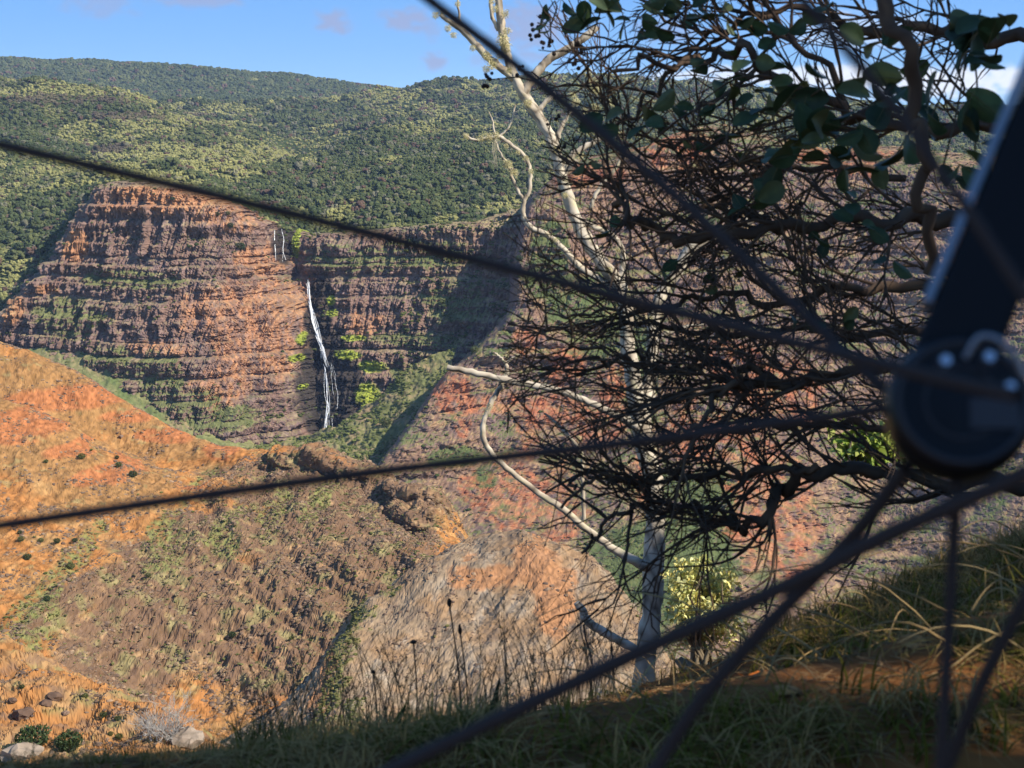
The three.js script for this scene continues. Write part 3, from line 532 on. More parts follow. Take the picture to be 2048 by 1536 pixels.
// scrub on ledges and slopes
{
  const r = rngOf(99), L = [], K = [], Y = [], D = [];
  const scatter = (sh, list, step, rule) => { const { nu, nv } = sh; for (let k = 0; k < nu * nv; k += 1) { if (r() > step) continue; const q = sh.vertex(k), o = rule(q); if (o) { q.p.y -= o.w * 0.2; list.push([q.p, V(o.w * (0.8 + 0.5 * r()), o.w * (0.55 + 0.6 * r()), o.w * (0.8 + 0.5 * r())), r() * 6.28, o.c]); } } };
  const greens = () => mix3([0.05, 0.075, 0.025], [0.17, 0.18, 0.055], r());
  scatter(wall, L, 0.10, q => { const n = fbm(q.p.x / 30, q.p.y / 20, q.p.z / 30, 3), right = q.p.x > -130 ? 0.16 : 0; if (q.n.y < 0.4 - right * 1.4 || n + right < 0.06 + r() * 0.25) return null; if (inPatch(wallOrange, q.p) > 0.4 && r() < 0.8) return null; return { w: 1.2 + 2.4 * r() * r() + right * 4, c: greens() }; });
  scatter(wall, Y, 0.22, q => (inPatch(mossy, q.p, 0.2, 0.2) > 0.5 && q.n.y > 0.05 ? { w: 1.3 + r() * 1.4, c: mix3([0.30, 0.36, 0.05], [0.42, 0.44, 0.08], r()) } : null));
  scatter(buttress, L, 0.07, q => { const n = fbm(q.p.x / 30, q.p.y / 20, q.p.z / 30 + 5, 3); if (q.n.y < 0.3 || n < -0.05 + r() * 0.3) return null; if (inPatch(butRed, q.p) > 0.4 && r() < 0.9) return null; return { w: 1.0 + 2.2 * r() * r(), c: greens() }; });
  scatter(scree, L, 0.28, q => (fbm(q.p.x / 25, q.p.y / 25, q.p.z / 25, 3) > -0.2 + 0.4 * r() ? { w: 1.2 + 2.5 * r() * r(), c: mix3([0.10, 0.13, 0.04], [0.22, 0.24, 0.07], r()) } : null));
  scatter(fan, L, 0.1, q => (fbm(q.p.x / 20, q.p.y / 20, q.p.z / 20, 3) > 0.05 + 0.3 * r() ? { w: 1.0 + 1.8 * r() * r(), c: mix3([0.11, 0.14, 0.045], [0.2, 0.2, 0.07], r()) } : null));
  scatter(ridge, K, 0.16, q => (inPatch(oGreen, q.p, 0.9, 0.12) > 0.4 + 0.4 * r() || (inPatch(oBrown, q.p, 0.5, 0.03) > 0.5 && fbm(q.p.x / 9, q.p.y / 9, q.p.z / 9 + 40, 3) > 0.12 + 0.3 * r()) || (r() < 0.22 && inPatch(oBrown, q.p, 0.5, 0.03) > 0.5) || r() < 0.006 ? { w: 0.35 + 0.75 * r() * r(), c: r() < 0.5 ? mix3([0.10, 0.12, 0.035], [0.27, 0.25, 0.09], r()) : mix3([0.17, 0.12, 0.07], [0.36, 0.28, 0.15], r()) } : null));
  scatter(dome, K, 0.2, q => (inPatch(dGreen, q.p, 0.8, 0.12) > 0.4 + 0.4 * r() || r() < 0.004 ? { w: 0.25 + 0.5 * r() * r(), c: mix3([0.12, 0.13, 0.04], [0.24, 0.22, 0.08], r()) } : null));
  instances('scrub', crowns[3], M.crown, L, 'low green scrub growing on the canyon ledges', 'scrub');
  instances('scrub', crowns[1], M.crown, K, 'dry olive tufts dotting the orange ridge and dome', 'scrub');
  instances('moss', crowns[3], M.crown, Y, 'bright yellow green ferns and moss beside the waterfall', 'moss');
  // stones lying on the near slopes
  const st = (() => { const g = new THREE.IcosahedronGeometry(1, 1), p = g.attributes.position, mb = new MB(); for (let i = 0; i < p.count; i++) { const x = p.getX(i), y = p.getY(i), z = p.getZ(i), d = 1 + 0.5 * ns(x * 1.6, y * 1.6 + 4, z * 1.6); mb.v(x * d, y * d * 0.75, z * d, [1, 1, 1]); mb.i.push(i); } return mb.geo(false); })();
  const stone = () => mix3([0.14, 0.095, 0.07], [0.40, 0.27, 0.17], r() * r() * 1.2);
  scatter(ridge, D, 0.5, q => (fbm(q.p.x / 14, q.p.y / 14, q.p.z / 14 + 11, 3) > -0.05 + 0.3 * r() ? { w: 0.2 + 0.8 * r() ** 4, c: stone() } : null));
  scatter(dome, D, 0.3, q => (fbm(q.p.x / 9, q.p.y / 9, q.p.z / 9 + 21, 3) > 0.0 + 0.3 * r() ? { w: 0.14 + 0.5 * r() ** 3, c: stone() } : null));
  scatter(spur, D, 0.4, q => (fbm(q.p.x / 5, q.p.y / 5, q.p.z / 5 + 31, 3) > 0.02 + 0.3 * r() ? { w: 0.06 + 0.26 * r() ** 3, c: stone() } : null));
  instances('rubble', st, M.earth, D, 'brown stones strewn over the orange slopes', 'rubble');
  console.log('scrub', L.length, K.length, Y.length, D.length);
}

// ---------------------------------------------------------------- waterfalls
{
  const wm = (ctrl, width, seed, dev) => {   // one falling strand
    const r = rngOf(seed), pts = [], rad = [];
    const base = ctrl.map(([x, y]) => { const k = wall.pick(x, y, 3).p; return k.add(EYE.clone().sub(k).normalize().multiplyScalar(5)); });
    const cv = new THREE.CatmullRomCurve3(base, false, 'centripetal'), n = ctrl.length * 9;
    for (let k = 0; k <= n; k++) { const t = k / n, p = cv.getPoint(t); p.x += dev * ns(t * 9, seed); pts.push(p); rad.push(width * (0.35 + 0.65 * Math.abs(ns(t * 14, seed * 1.7)) + 0.35 * r()) * Math.min(1, 0.5 + 4 * t)); }
    return [pts, rad];
  };
  const strand = (mb, ctrl, width, seed, dev = 0.6) => { const n = Math.max(2, Math.round(width * 5)), r = rngOf(seed); for (let k = 0; k < n; k++) { const o = (r() - 0.5) * width * 3.4, a = Math.floor(r() * 2) , [p, q] = wm(ctrl.map(([x, y], i) => [x + o * (0.35 + 0.65 * i / ctrl.length), y + (i === 0 ? 6 * r() : 0)]), width * 0.26, seed + k * 3.1, dev); mb.tube(p.slice(a), q.slice(a), 5, [1, 1, 1]); } return mb; };
  const lip = wall.pick(615, 560).p;
  const low = base('waterfall', lip, 'long white lower waterfall splitting into veils down the dark wet cliff', 'waterfall');
  const part = (parent, o, name, list, m = M.water) => { const mb = new MB(); for (const a of list) strand(mb, ...a); return mb.mesh(name, m, parent, o); };
  part(low, lip, 'main_stream', [[[[615, 558], [618, 585], [623, 615], [629, 645], [634, 668]], 1.35, 3, 0.4], [[[614, 560], [620, 600], [626, 640], [636, 672]], 0.9, 5, 0.4], [[[616, 562], [624, 610], [631, 650], [638, 676]], 0.9, 6, 0.5]]);
  part(low, lip, 'middle_stream', [[[[634, 666], [640, 685], [646, 702], [645, 720]], 1.0, 7, 0.6], [[[636, 672], [648, 700], [652, 722]], 0.8, 10, 0.8], [[[632, 668], [640, 690], [639, 715]], 0.6, 8, 0.6], [[[640, 690], [648, 708], [654, 722]], 0.4, 9, 0.4]]);
  part(low, lip, 'veil', [[[[645, 724], [650, 745], [653, 775], [655, 800], [656, 815], [652, 840], [651, 870]], 0.85, 11, 0.8], [[[648, 740], [652, 790], [657, 815]], 0.45, 13, 0.8]]);
  part(low, lip, 'mist', [[[[622, 605], [632, 650], [640, 690], [650, 720]], 3.2, 41, 0.4], [[[640, 690], [648, 712], [654, 735]], 2.0, 43, 0.4], [[[650, 740], [655, 800], [653, 860]], 2.2, 45, 0.4]], M.spray);
  part(low, lip, 'veil', [[[[660, 722], [668, 745], [672, 765], [678, 788], [674, 815]], 0.42, 15, 0.7], [[[661, 724], [664, 750], [668, 790]], 0.3, 16, 0.7], [[[664, 830], [664, 860]], 0.4, 17, 0.4]]);
  const ul = wall.pick(551, 455).p;
  const up = base('waterfall', ul, 'twin white threads of the upper waterfall below the forest edge', 'waterfall');
  part(up, ul, 'stream', [[[[550, 456], [551, 475], [552, 500], [553, 520]], 0.85, 21, 0.5]]);
  part(up, ul, 'stream', [[[[565, 458], [568, 478], [568, 500], [574, 522]], 0.75, 23, 0.5], [[[568, 498], [567, 523]], 0.4, 25, 0.3]]);
}

// ---------------------------------------------------------------- single shrubs and boulders one can pick out
function makeShrub(seed, tone) {   // a small round shrub: short stems and a leafy crown
  const r = rngOf(seed), stems = new MB(), mb = new MB();
  for (let k = 0; k < 5; k++) { const a = r() * 6.28, q = 0.3 + r() * 0.3; stems.tube([V(0, 0, 0), V(Math.cos(a) * q * 0.4, 0.35, Math.sin(a) * q * 0.4), V(Math.cos(a) * q, 0.8, Math.sin(a) * q)], [0.05, 0.04, 0.02], 5, [0.13, 0.09, 0.06]); }
  for (let k = 0; k < 620; k++) {
    const a = r() * 6.28, z = r() * 2 - 1, q = Math.cbrt(0.25 + 0.75 * r()), s = Math.sqrt(1 - z * z), lump = 1 + 0.35 * ns(Math.cos(a) * s * 2, z * 2, Math.sin(a) * s * 2 + seed);
    const p = V(Math.cos(a) * s * q * lump * 0.95, 0.75 + z * q * lump * 0.7, Math.sin(a) * s * q * lump * 0.95), d = V(r() - 0.5, r() - 0.2, r() - 0.5).normalize(), sd = V(r() - 0.5, r() - 0.5, r() - 0.5).cross(d).normalize(), L = 0.2 + 0.12 * r(), t = 0.75 + 0.5 * r();
    mb.strip([p, p.clone().addScaledVector(d, L * 0.5), p.clone().addScaledVector(d, L)], x => (x === 0.5 ? 0.13 : 0.02), sd, sc3(tone, t));
  }
  return { stems, mb };
}
{
  const kinds = [makeShrub(3, [0.06, 0.09, 0.03]), makeShrub(4, [0.13, 0.15, 0.045]), makeShrub(6, [0.40, 0.42, 0.14])];
  const geos = kinds.map(k => [k.stems.geo(), k.mb.geo()]);
  const add = (sh, px, py, rpx, kind, label, group, name = 'shrub') => {
    const q = sh.pick(px, py + rpx * 0.6, 5), d = seen(q.p)[2], s = rpx * d / F;
    const g = base(name, q.p.clone().add(V(0, -0.15 * s, 0)), label, 'shrub', group); g.scale.setScalar(s); g.rotation.y = px * 1.7;
    const a = new THREE.Mesh(geos[kind][0], M.bark), b = new THREE.Mesh(geos[kind][1], M.leaf); a.name = 'stem'; b.name = 'crown'; a.castShadow = b.castShadow = a.receiveShadow = b.receiveShadow = true; g.add(a, b);
    return g;
  };
  add(wall, 485, 492, 10, 0, 'lone dark round tree on the orange ledge beside the upper fall');
  add(wall, 437, 430, 6, 0, 'dark bush under the orange cliff top, left of a paler one');
  add(wall, 459, 424, 5, 1, 'tiny paler bush near the orange cliff top');
  add(wall, 458, 452, 7, 0, 'dark bush hanging below the cliff top bushes');
  add(wall, 346, 394, 5, 0, 'single small tree on the red crown of the headland');
  add(scree, 640, 914, 14, 2, 'bright yellow green bush glowing below the waterfall foot');
  add(scree, 770, 840, 12, 1, 'dark green bush on the scree beside the shaded edge');
  add(buttress, 948, 695, 9, 1, 'lone bush on the sharp edge of the shaded spur');
  add(buttress, 1034, 515, 8, 0, 'small tree standing on the upper edge of the spur');
  const tiny = [[57, 1112], [84, 1077], [45, 1076], [115, 1077], [147, 1077], [92, 1193], [146, 1130], [462, 1268], [585, 1272], [234, 910], [270, 945], [96, 920], [237, 925], [162, 908], [40, 1060], [298, 1148]];
  tiny.sort((a, b) => a[0] - b[0]).forEach(([x, y], k) => add(ridge, x, y, 5 + (k * 7 % 5), k % 2, `small green bush dotted on the orange ridge, ${ORD[k]} from the left`, 'bushes dotted on the orange ridge'));
  [[45, 1370], [175, 1390], [205, 1430], [225, 1465], [232, 1435], [240, 1470]].forEach(([x, y], k) => add(spur, x, y, 6 + k % 3, k % 2, `small green bush on the near orange spur, ${ORD[k]} from the left`, 'bushes on the near orange spur'));
  add(spur, 62, 1476, 34, 0, 'wide dark leafy shrub at the lower corner of the near spur');
  add(spur, 138, 1482, 28, 0, 'smaller dark leafy shrub beside the wide corner shrub');
  console.log('shrubs');

  // boulders
  const boulder = (seed, tone) => { const g = new THREE.IcosahedronGeometry(1, 2), p = g.attributes.position, mb = new MB(), key = new Map(); for (let i = 0; i < p.count; i++) { const x = p.getX(i), y = p.getY(i), z = p.getZ(i), kk = `${x.toFixed(4)},${y.toFixed(4)},${z.toFixed(4)}`; if (!key.has(kk)) { let d = 1 + 0.5 * ns(x * 1.3 + seed, y * 1.3, z * 1.3) + 0.3 * ns(x * 2.9, y * 2.9 + seed, z * 2.9); for (let f = 0; f < 7; f++) { const a = f * 2.4 + seed, cz = -0.8 + f * 0.27, cr = Math.sqrt(1 - cz * cz), q = x * Math.cos(a) * cr + y * cz + z * Math.sin(a) * cr; if (q > 0.05) d = Math.min(d, (0.72 + 0.2 * hsh(f + seed)) / q); } const t = 0.8 + 0.5 * fbm(x * 4, y * 4, z * 4 + seed, 3); key.set(kk, mb.v(x * d, y * d * 0.75, z * d, sc3(tone, t))); } mb.i.push(key.get(kk)); } return mb.geo(false); };
  const bg = [boulder(1, [0.19, 0.12, 0.085]), boulder(5, [0.30, 0.20, 0.14]), boulder(9, [0.46, 0.36, 0.27])];
  const rock = (sh, px, py, rpx, k, label, group) => { const q = sh.pick(px, py, 5), s = rpx * seen(q.p)[2] / F, o = new THREE.Mesh(bg[k], M.earth); o.name = numbered('boulder'); o.position.copy(q.p); o.scale.set(s * 1.15, s, s); o.rotation.y = px; o.castShadow = o.receiveShadow = true; scene.add(o); return tag(o, label, 'boulder', group); };
  rock(spur, 112, 1392, 16, 0, 'upright dark boulder on the near orange spur, tallest there');
  rock(spur, 92, 1405, 13, 0, 'dark boulder leaning against the tallest spur boulder');
  rock(spur, 50, 1425, 22, 0, 'broad dark boulder half buried in the near spur');
  rock(spur, 30, 1402, 9, 0, 'small dark stone above the broad spur boulder');
  rock(spur, 130, 1428, 8, 1, 'small brown stone below the tallest spur boulder');
  rock(spur, 375, 1478, 34, 2, 'pale grey rock behind the dead white shrub');
  rock(spur, 45, 1512, 42, 2, 'big pale tan boulder at the bottom left corner');
  [[240, 870], [186, 1085], [185, 1095], [263, 1060], [255, 1105], [350, 1055], [590, 1072], [422, 1128], [560, 945], [505, 966], [130, 1085], [120, 1060], [400, 1120], [268, 1295], [55, 1205]].sort((a, b) => a[0] - b[0]).forEach(([x, y], k) => rock(ridge, x, y, 5 + (k * 5) % 5, k % 2, `brown boulder bedded in the orange ridge slope, ${ORD[k]} from the left`, 'boulders on the orange ridge'));
  [[1005, 1070], [1155, 1115], [1165, 1140], [870, 1130], [1100, 1170], [905, 1185], [940, 1150], [1090, 1240], [760, 1300], [700, 1290]].sort((a, b) => a[0] - b[0]).forEach(([x, y], k) => rock(dome, x, y, 5 + (k * 5) % 5, k % 2, `dark stone lying on the grey brown dome, ${ORD[k]} from the left`, 'stones on the dome'));
}
console.log('far done');
// ---------------------------------------------------------------- pale lichen-hung tree on the slope below the bank
const px2m = (r, d) => r * d / F;
{
  const D = 8.2, o = at(1288, 1460, D), tree = base('bare_tree', o, 'pale bare tree hung with yellow lichen tufts, standing beyond the bank', 'tree');
  const barkCol = (q, t, a) => { const n = fbm(q[0] * 14, q[1] * 9, q[2] * 14, 4), m = fbm(q[0] * 45, q[1] * 45, q[2] * 45, 3); let c = mix3([0.66, 0.57, 0.44], [0.42, 0.34, 0.25], sst(-0.2, 0.35, n)); c = mix3(c, [0.12, 0.09, 0.065], sst(0.06, 0.3, m + 0.3 * n) * 0.85); return mix3(c, [0.58, 0.53, 0.28], sst(0.22, 0.4, fbm(q[0] * 20 + 7, q[1] * 20, q[2] * 20, 3)) * 0.6); };
  const wood = {};
  const branch = (name, list, seg = 9, off = 0) => {   // list of [px, py, radius px, further away]
    const { pts, radii } = smoothPath(list.map(([x, y, r, dz = 0]) => [at(x, y, D + off + dz), px2m(r, D)]), 5);
    pts.forEach((p, k) => { p.x += 0.006 * ns(k * 0.9, list[0][0]); p.y += 0.006 * ns(k * 0.9, list[0][1], 4); radii[k] *= 1 + 0.12 * ns(k * 0.7, list[0][0], 9); });
    const mb = new MB().tube(pts, radii, seg, barkCol, true, 0.28);
    (wood[name] ||= []).push(pts); return mb.mesh(name, M.bark, tree, o);
  };
  branch('trunk', [[1284, 1480, 26], [1290, 1330, 22], [1303, 1230, 20], [1307, 1150, 21], [1309, 1080, 21], [1312, 1020, 20], [1304, 950, 19], [1290, 890, 20], [1277, 820, 19], [1264, 740, 16], [1254, 670, 15], [1250, 610, 15], [1238, 572, 15], [1208, 532, 14], [1180, 492, 13], [1155, 446, 12.5], [1140, 405, 12], [1126, 360, 12], [1112, 305, 11.5], [1094, 262, 11], [1070, 225, 11], [1044, 185, 10], [1024, 140, 9], [1010, 95, 8.5], [1002, 45, 8], [994, -40, 7]], 14);
  branch('limb', [[1283, 845, 18], [1297, 780, 15, 0.1], [1304, 715, 13, 0.2], [1308, 640, 13, 0.25], [1325, 585, 13, 0.3], [1352, 545, 13, 0.3], [1385, 495, 12, 0.3], [1450, 462, 10, 0.3], [1530, 430, 8, 0.3]], 10);
  branch('limb', [[1028, 158, 9], [1004, 138, 8], [980, 118, 8], [955, 92, 7], [930, 66, 6], [905, 48, 5], [880, 30, 4]]);
  branch('limb', [[1046, 190, 10], [1060, 165, 9], [1082, 135, 9], [1100, 117, 9], [1135, 98, 8], [1165, 78, 8], [1192, 55, 7]]);
  branch('branch', [[1074, 228, 5], [1090, 206, 5], [1110, 186, 4]], 7);
  branch('branch', [[1120, 345, 9], [1136, 322, 7], [1152, 305, 7], [1178, 290, 6], [1200, 278, 5]], 7);
  branch('branch', [[1124, 355, 6], [1142, 330, 5], [1164, 314, 4]], 7);
  branch('branch', [[1110, 290, 6], [1120, 262, 5], [1134, 232, 4], [1148, 205, 3]], 7);
  branch('limb', [[1246, 594, 8], [1214, 566, 7], [1166, 540, 7], [1136, 508, 6], [1108, 480, 6], [1086, 466, 6], [1060, 454, 6], [1046, 430, 5], [1048, 404, 5], [1058, 385, 4], [1060, 345, 4], [1052, 316, 4], [1020, 288, 4], [1000, 274, 4], [972, 276, 3.5], [948, 280, 3], [930, 270, 3]], 7);
  branch('twig', [[998, 272, 2.5], [1014, 260, 2], [1024, 240, 2], [1032, 206, 1.5]], 5);
  branch('twig', [[990, 272, 2], [984, 240, 1.5], [978, 224, 1]], 5);
  branch('branch', [[990, 280, 1.5], [1004, 312, 2], [1018, 335, 3.5], [1030, 370, 3.5], [1046, 398, 3.5]], 6);
  branch('limb', [[1240, 560, 8], [1246, 530, 7], [1240, 490, 6], [1222, 470, 6], [1190, 455, 6], [1160, 440, 7]], 8);
  branch('limb', [[1280, 855, 9], [1240, 834, 8], [1180, 805, 7], [1120, 782, 7], [1070, 772, 6.5], [1010, 760, 6.5], [955, 747, 6], [893, 734, 6]], 9, -0.1);
  branch('limb', [[1296, 1135, 11], [1250, 1112, 9], [1210, 1086, 8], [1170, 1055, 7], [1128, 1020, 7], [1080, 988, 6], [1022, 943, 6], [984, 908, 6], [966, 872, 6], [970, 836, 5], [985, 800, 5], [1004, 768, 5], [1014, 742, 4.5], [1010, 722, 4]], 8, -0.05);
  branch('twig', [[1010, 724, 3], [998, 712, 2.5], [986, 704, 2]], 5, -0.05);
  branch('twig', [[1012, 726, 3], [1026, 716, 2.5], [1042, 710, 2]], 5, -0.05);
  branch('branch', [[1168, 1040, 4], [1166, 990, 4.5], [1165, 950, 4.5], [1162, 905, 4.5], [1138, 872, 4], [1108, 842, 3], [1088, 826, 2]], 6);
  branch('limb', [[1276, 1300, 9], [1240, 1282, 9], [1205, 1262, 9], [1182, 1248, 9], [1170, 1236, 9], [1166, 1222, 8], [1152, 1204, 7]], 8, -0.1);
  branch('branch', [[1304, 700, 6], [1330, 670, 5], [1365, 655, 4], [1410, 650, 3]], 6, 0.2);
  branch('branch', [[996, 60, 4], [984, 30, 4], [982, -20, 4]], 6);
  branch('twig', [[922, 62, 2.5], [918, 30, 2.5], [914, -10, 2]], 5);
  branch('branch', [[1180, 420, 4], [1196, 380, 4], [1230, 340, 4], [1250, 300, 3]], 6, 0.2);
  // lichen tufts: bunches of fine curled threads
  const r = rngOf(31);
  const tuft = (px, py, rp, dz = -0.05) => {
    const c = at(px, py, D + dz), R = px2m(rp, D), mb = new MB();
    for (let k = 0; k < 210; k++) { const d = V(r() - 0.5, r() - 0.5, r() - 0.5).normalize(), L = R * (0.2 + 0.5 * r()), b = V(r() - 0.5, r() - 0.7, r() - 0.5).multiplyScalar(L * 0.5), t = 0.75 + 0.5 * r(), col = sc3(mix3([0.74, 0.69, 0.36], [0.80, 0.68, 0.38], r()), t); const p0 = c.clone().add(V(r() - 0.5, r() - 0.5, r() - 0.5).normalize().multiplyScalar(R * 0.85 * Math.cbrt(r()))); mb.strip([p0, p0.clone().addScaledVector(d, L * 0.5), p0.clone().addScaledVector(d, L).add(b)], x => R * 0.11 * (1 - 0.7 * x), V(r() - 0.5, r() - 0.5, r() - 0.5).normalize(), col); }
    const m = mb.mesh('lichen_tuft', M.lichen, tree, o); return m;
  };
  for (const t of [[872, 30, 9], [888, 24, 9], [896, 56, 9], [908, 70, 8], [945, 96, 8], [974, 112, 11], [984, 130, 12], [972, 138, 9], [916, 8, 7], [990, 18, 9], [984, 2, 8], [1006, 80, 16], [1012, 95, 14], [1000, 112, 9], [1014, 62, 10], [1018, 140, 8], [1010, 28, 10], [1056, 206, 10], [932, 272, 8], [962, 277, 9], [978, 274, 10], [992, 270, 8], [1012, 292, 6], [1016, 328, 12], [1028, 345, 10], [1036, 305, 6], [1052, 316, 6], [1062, 343, 7], [1114, 300, 10], [1130, 318, 9], [1160, 312, 10], [1152, 205, 10], [1186, 165, 15], [1192, 180, 13], [1174, 145, 12], [1146, 190, 9], [1190, 215, 11], [1170, 222, 9], [1130, 390, 7], [1075, 420, 7], [1092, 412, 8], [980, 812, 9], [974, 822, 8], [1012, 745, 7], [1014, 712, 5], [1034, 712, 6], [1158, 878, 9], [1076, 774, 5], [1298, 640, 12], [1260, 590, 12], [1270, 560, 10], [1225, 205, 12], [1240, 270, 10], [1160, 910, 8], [968, 852, 5], [998, 760, 5], [1110, 480, 6], [1218, 540, 9], [1236, 500, 8], [1310, 250, 10], [1340, 560, 9], [1390, 330, 9]]) tuft(...t);
  // hanging threads
  const th = new MB(); for (let k = 0; k < 7; k++) { const x = 984 + k * 1.6; th.tube([at(x, 275, D - 0.03), at(x + 4 * (r() - 0.5), 300, D - 0.03), at(x + 10 * (r() - 0.2), 325 + 15 * r(), D - 0.03)], [0.0016, 0.0014, 0.0008], 4, [0.55, 0.5, 0.36]); }
  th.mesh('hanging_threads', M.lichen, tree, o);
}
console.log('tree');

// ---------------------------------------------------------------- dense dark shrub on the right
const shrubNodes = [];
{
  const o = at(2060, 1010, 4.2), sh = base('twiggy_shrub', o, 'dense dark tangle of a shrub with oval leaves, filling the right side', 'shrub');
  const r = rngOf(404);
  const dk = (q) => { const n = fbm(q[0] * 30, q[1] * 30, q[2] * 30, 3); return mix3([0.085, 0.055, 0.038], [0.17, 0.105, 0.062], sst(-0.1, 0.4, n)); };
  const limbs = [
    [4.0, [[2100, 975, 26], [1950, 960, 24], [1800, 955, 22], [1690, 945, 22], [1610, 955, 22], [1560, 982, 19], [1532, 1028, 17], [1490, 1056, 15], [1440, 1036, 12], [1385, 1012, 10], [1310, 1016, 9], [1245, 1028, 8], [1205, 1058, 6], [1160, 1088, 5]]],
    [3.9, [[1640, 948, 14], [1560, 945, 12], [1480, 946, 11], [1420, 936, 10], [1330, 946, 8], [1250, 958, 7], [1180, 972, 6], [1118, 1002, 5]]],
    [4.1, [[1320, 1018, 8], [1270, 960, 7], [1200, 955, 6], [1150, 965, 6], [1140, 990, 5]]],
    [3.8, [[2080, 800, 22], [1880, 760, 20], [1760, 742, 18], [1660, 738, 16], [1590, 768, 15], [1540, 762, 13], [1470, 766, 12], [1425, 800, 10], [1395, 845, 8], [1350, 876, 6], [1290, 882, 4]]],
    [4.0, [[1600, 766, 12], [1500, 740, 10], [1420, 725, 9], [1340, 738, 8], [1260, 722, 7], [1180, 716, 6], [1100, 722, 4], [1050, 705, 3]]],
    [3.9, [[2080, 430, 26], [1900, 440, 24], [1760, 440, 22], [1640, 452, 20], [1520, 468, 18], [1410, 482, 17], [1340, 478, 15], [1285, 455, 13], [1250, 425, 11], [1236, 392, 9], [1226, 360, 8], [1216, 330, 6]]],
    [4.1, [[1560, 462, 14], [1480, 430, 11], [1420, 425, 9], [1350, 440, 7], [1290, 430, 6], [1250, 440, 4]]],
    [3.7, [[2080, 260, 22], [1900, 250, 20], [1780, 240, 18], [1680, 210, 16], [1580, 160, 15], [1500, 112, 14], [1440, 110, 12], [1380, 124, 10], [1300, 126, 8], [1232, 122, 6]]],
    [3.9, [[1700, 215, 12], [1600, 90, 10], [1540, 40, 9], [1480, -10, 8], [1400, -60, 6]]],
    [4.2, [[1360, 128, 9], [1300, 190, 7], [1260, 240, 6], [1230, 250, 5], [1190, 180, 4], [1160, 110, 3], [1130, 20, 3]]],
    [4.0, [[2080, 80, 24], [1950, 70, 20], [1820, 60, 17], [1700, 50, 14], [1600, 20, 11], [1500, 30, 9], [1420, 60, 7], [1330, 30, 5], [1260, -20, 4]]],
    [4.2, [[2080, 600, 22], [1900, 590, 20], [1760, 570, 17], [1640, 590, 14], [1540, 600, 12], [1440, 590, 10], [1340, 610, 8], [1250, 620, 6], [1160, 640, 5], [1090, 630, 3], [1040, 560, 2.5]]],
    [4.1, [[1800, 350, 14], [1700, 350, 12], [1600, 330, 10], [1500, 330, 9], [1400, 290, 7], [1320, 300, 6], [1250, 290, 4]]],
    [4.3, [[1900, 660, 16], [1780, 660, 14], [1640, 660, 12], [1520, 670, 10], [1400, 660, 9], [1300, 650, 7], [1200, 660, 5], [1120, 655, 4], [1060, 600, 3]]],
    [4.2, [[1800, 850, 14], [1700, 850, 12], [1600, 860, 10], [1500, 850, 8], [1420, 880, 7], [1340, 920, 5], [1260, 930, 4]]],
    [4.0, [[1300, 740, 6], [1240, 700, 5], [1180, 690, 5], [1130, 690, 4], [1080, 660, 4], [1060, 610, 3], [1065, 570, 2]]],
    [2.6, [[1770, -40, 26], [1795, 80, 25], [1822, 200, 24], [1842, 320, 22], [1852, 430, 20], [1870, 560, 18]]],
  ];
  const seeds = [];
  limbs.forEach(([d, list], k) => {
    const { pts, radii } = smoothPath(list.map(([x, y, w], i) => [at(x, y, d + 0.18 * ns(i * 0.6, k)), px2m(w * 0.62, d)]), 6);
    pts.forEach((p, i) => { p.x += 0.03 * ns(i * 0.37, k); p.y += 0.04 * ns(i * 0.37, k, 5); p.z += 0.03 * ns(i * 0.3, k, 8); radii[i] *= 1 + 0.18 * ns(i * 0.8, k, 3); });
    new MB().tube(pts, radii, 8, dk, true, 0.3).mesh('limb', M.darkBark, sh, o);
    if (k < 16) for (let i = 2; i < pts.length; i++) seeds.push({ p: pts[i], r: radii[i], t: pts[i].clone().sub(pts[i - 1]).normalize(), w: i / pts.length });
  });
  // growth: curved twigs with knuckles, each bearing smaller ones
  let stuff = new MB();
  const grow = (mb, p, dir, len, r0, lvl, curl) => {
    const n = lvl === 1 ? 11 : lvl === 2 ? 8 : 5, pts = [p.clone()], rad = [r0], d = dir.clone().normalize(); let q = p.clone();
    for (let k = 1; k <= n; k++) {
      const kk = r() < 0.2 ? 0.9 : 0.3; d.x += (r() - 0.5) * kk - 0.05; d.y += (r() - 0.5) * kk + curl; d.z += (r() - 0.5) * 0.22; d.normalize();
      q = q.clone().addScaledVector(d, len / n); pts.push(q); rad.push(r0 * (1 - 0.72 * k / n) * (r() < 0.25 ? 1.35 : 1));
      shrubNodes.push(q);
      const s2 = seen(q), lim = s2[1] < 420 ? 1090 + 60 * ns(s2[1] * 0.02, k) : s2[1] < 900 ? 1010 + 60 * ns(s2[1] * 0.02) : 1090; if (s2[0] < lim) { if (k < 3) return; break; }
      if (lvl < 3 && k > 1 && r() < (lvl === 1 ? 0.45 : 0.26)) { const e = d.clone().add(V(r() - 0.5, r() - 0.45, r() - 0.5).normalize().multiplyScalar(0.85)).normalize(); grow(stuff, q, e, len * (0.4 + 0.4 * r()), Math.max(0.0014, r0 * 0.6), lvl + 1, curl * 0.6 + (r() - 0.5) * 0.08); }
    }
    mb.tube(pts, rad, lvl === 1 ? 6 : 4, dk, lvl === 1);
  };
  let made = 0;
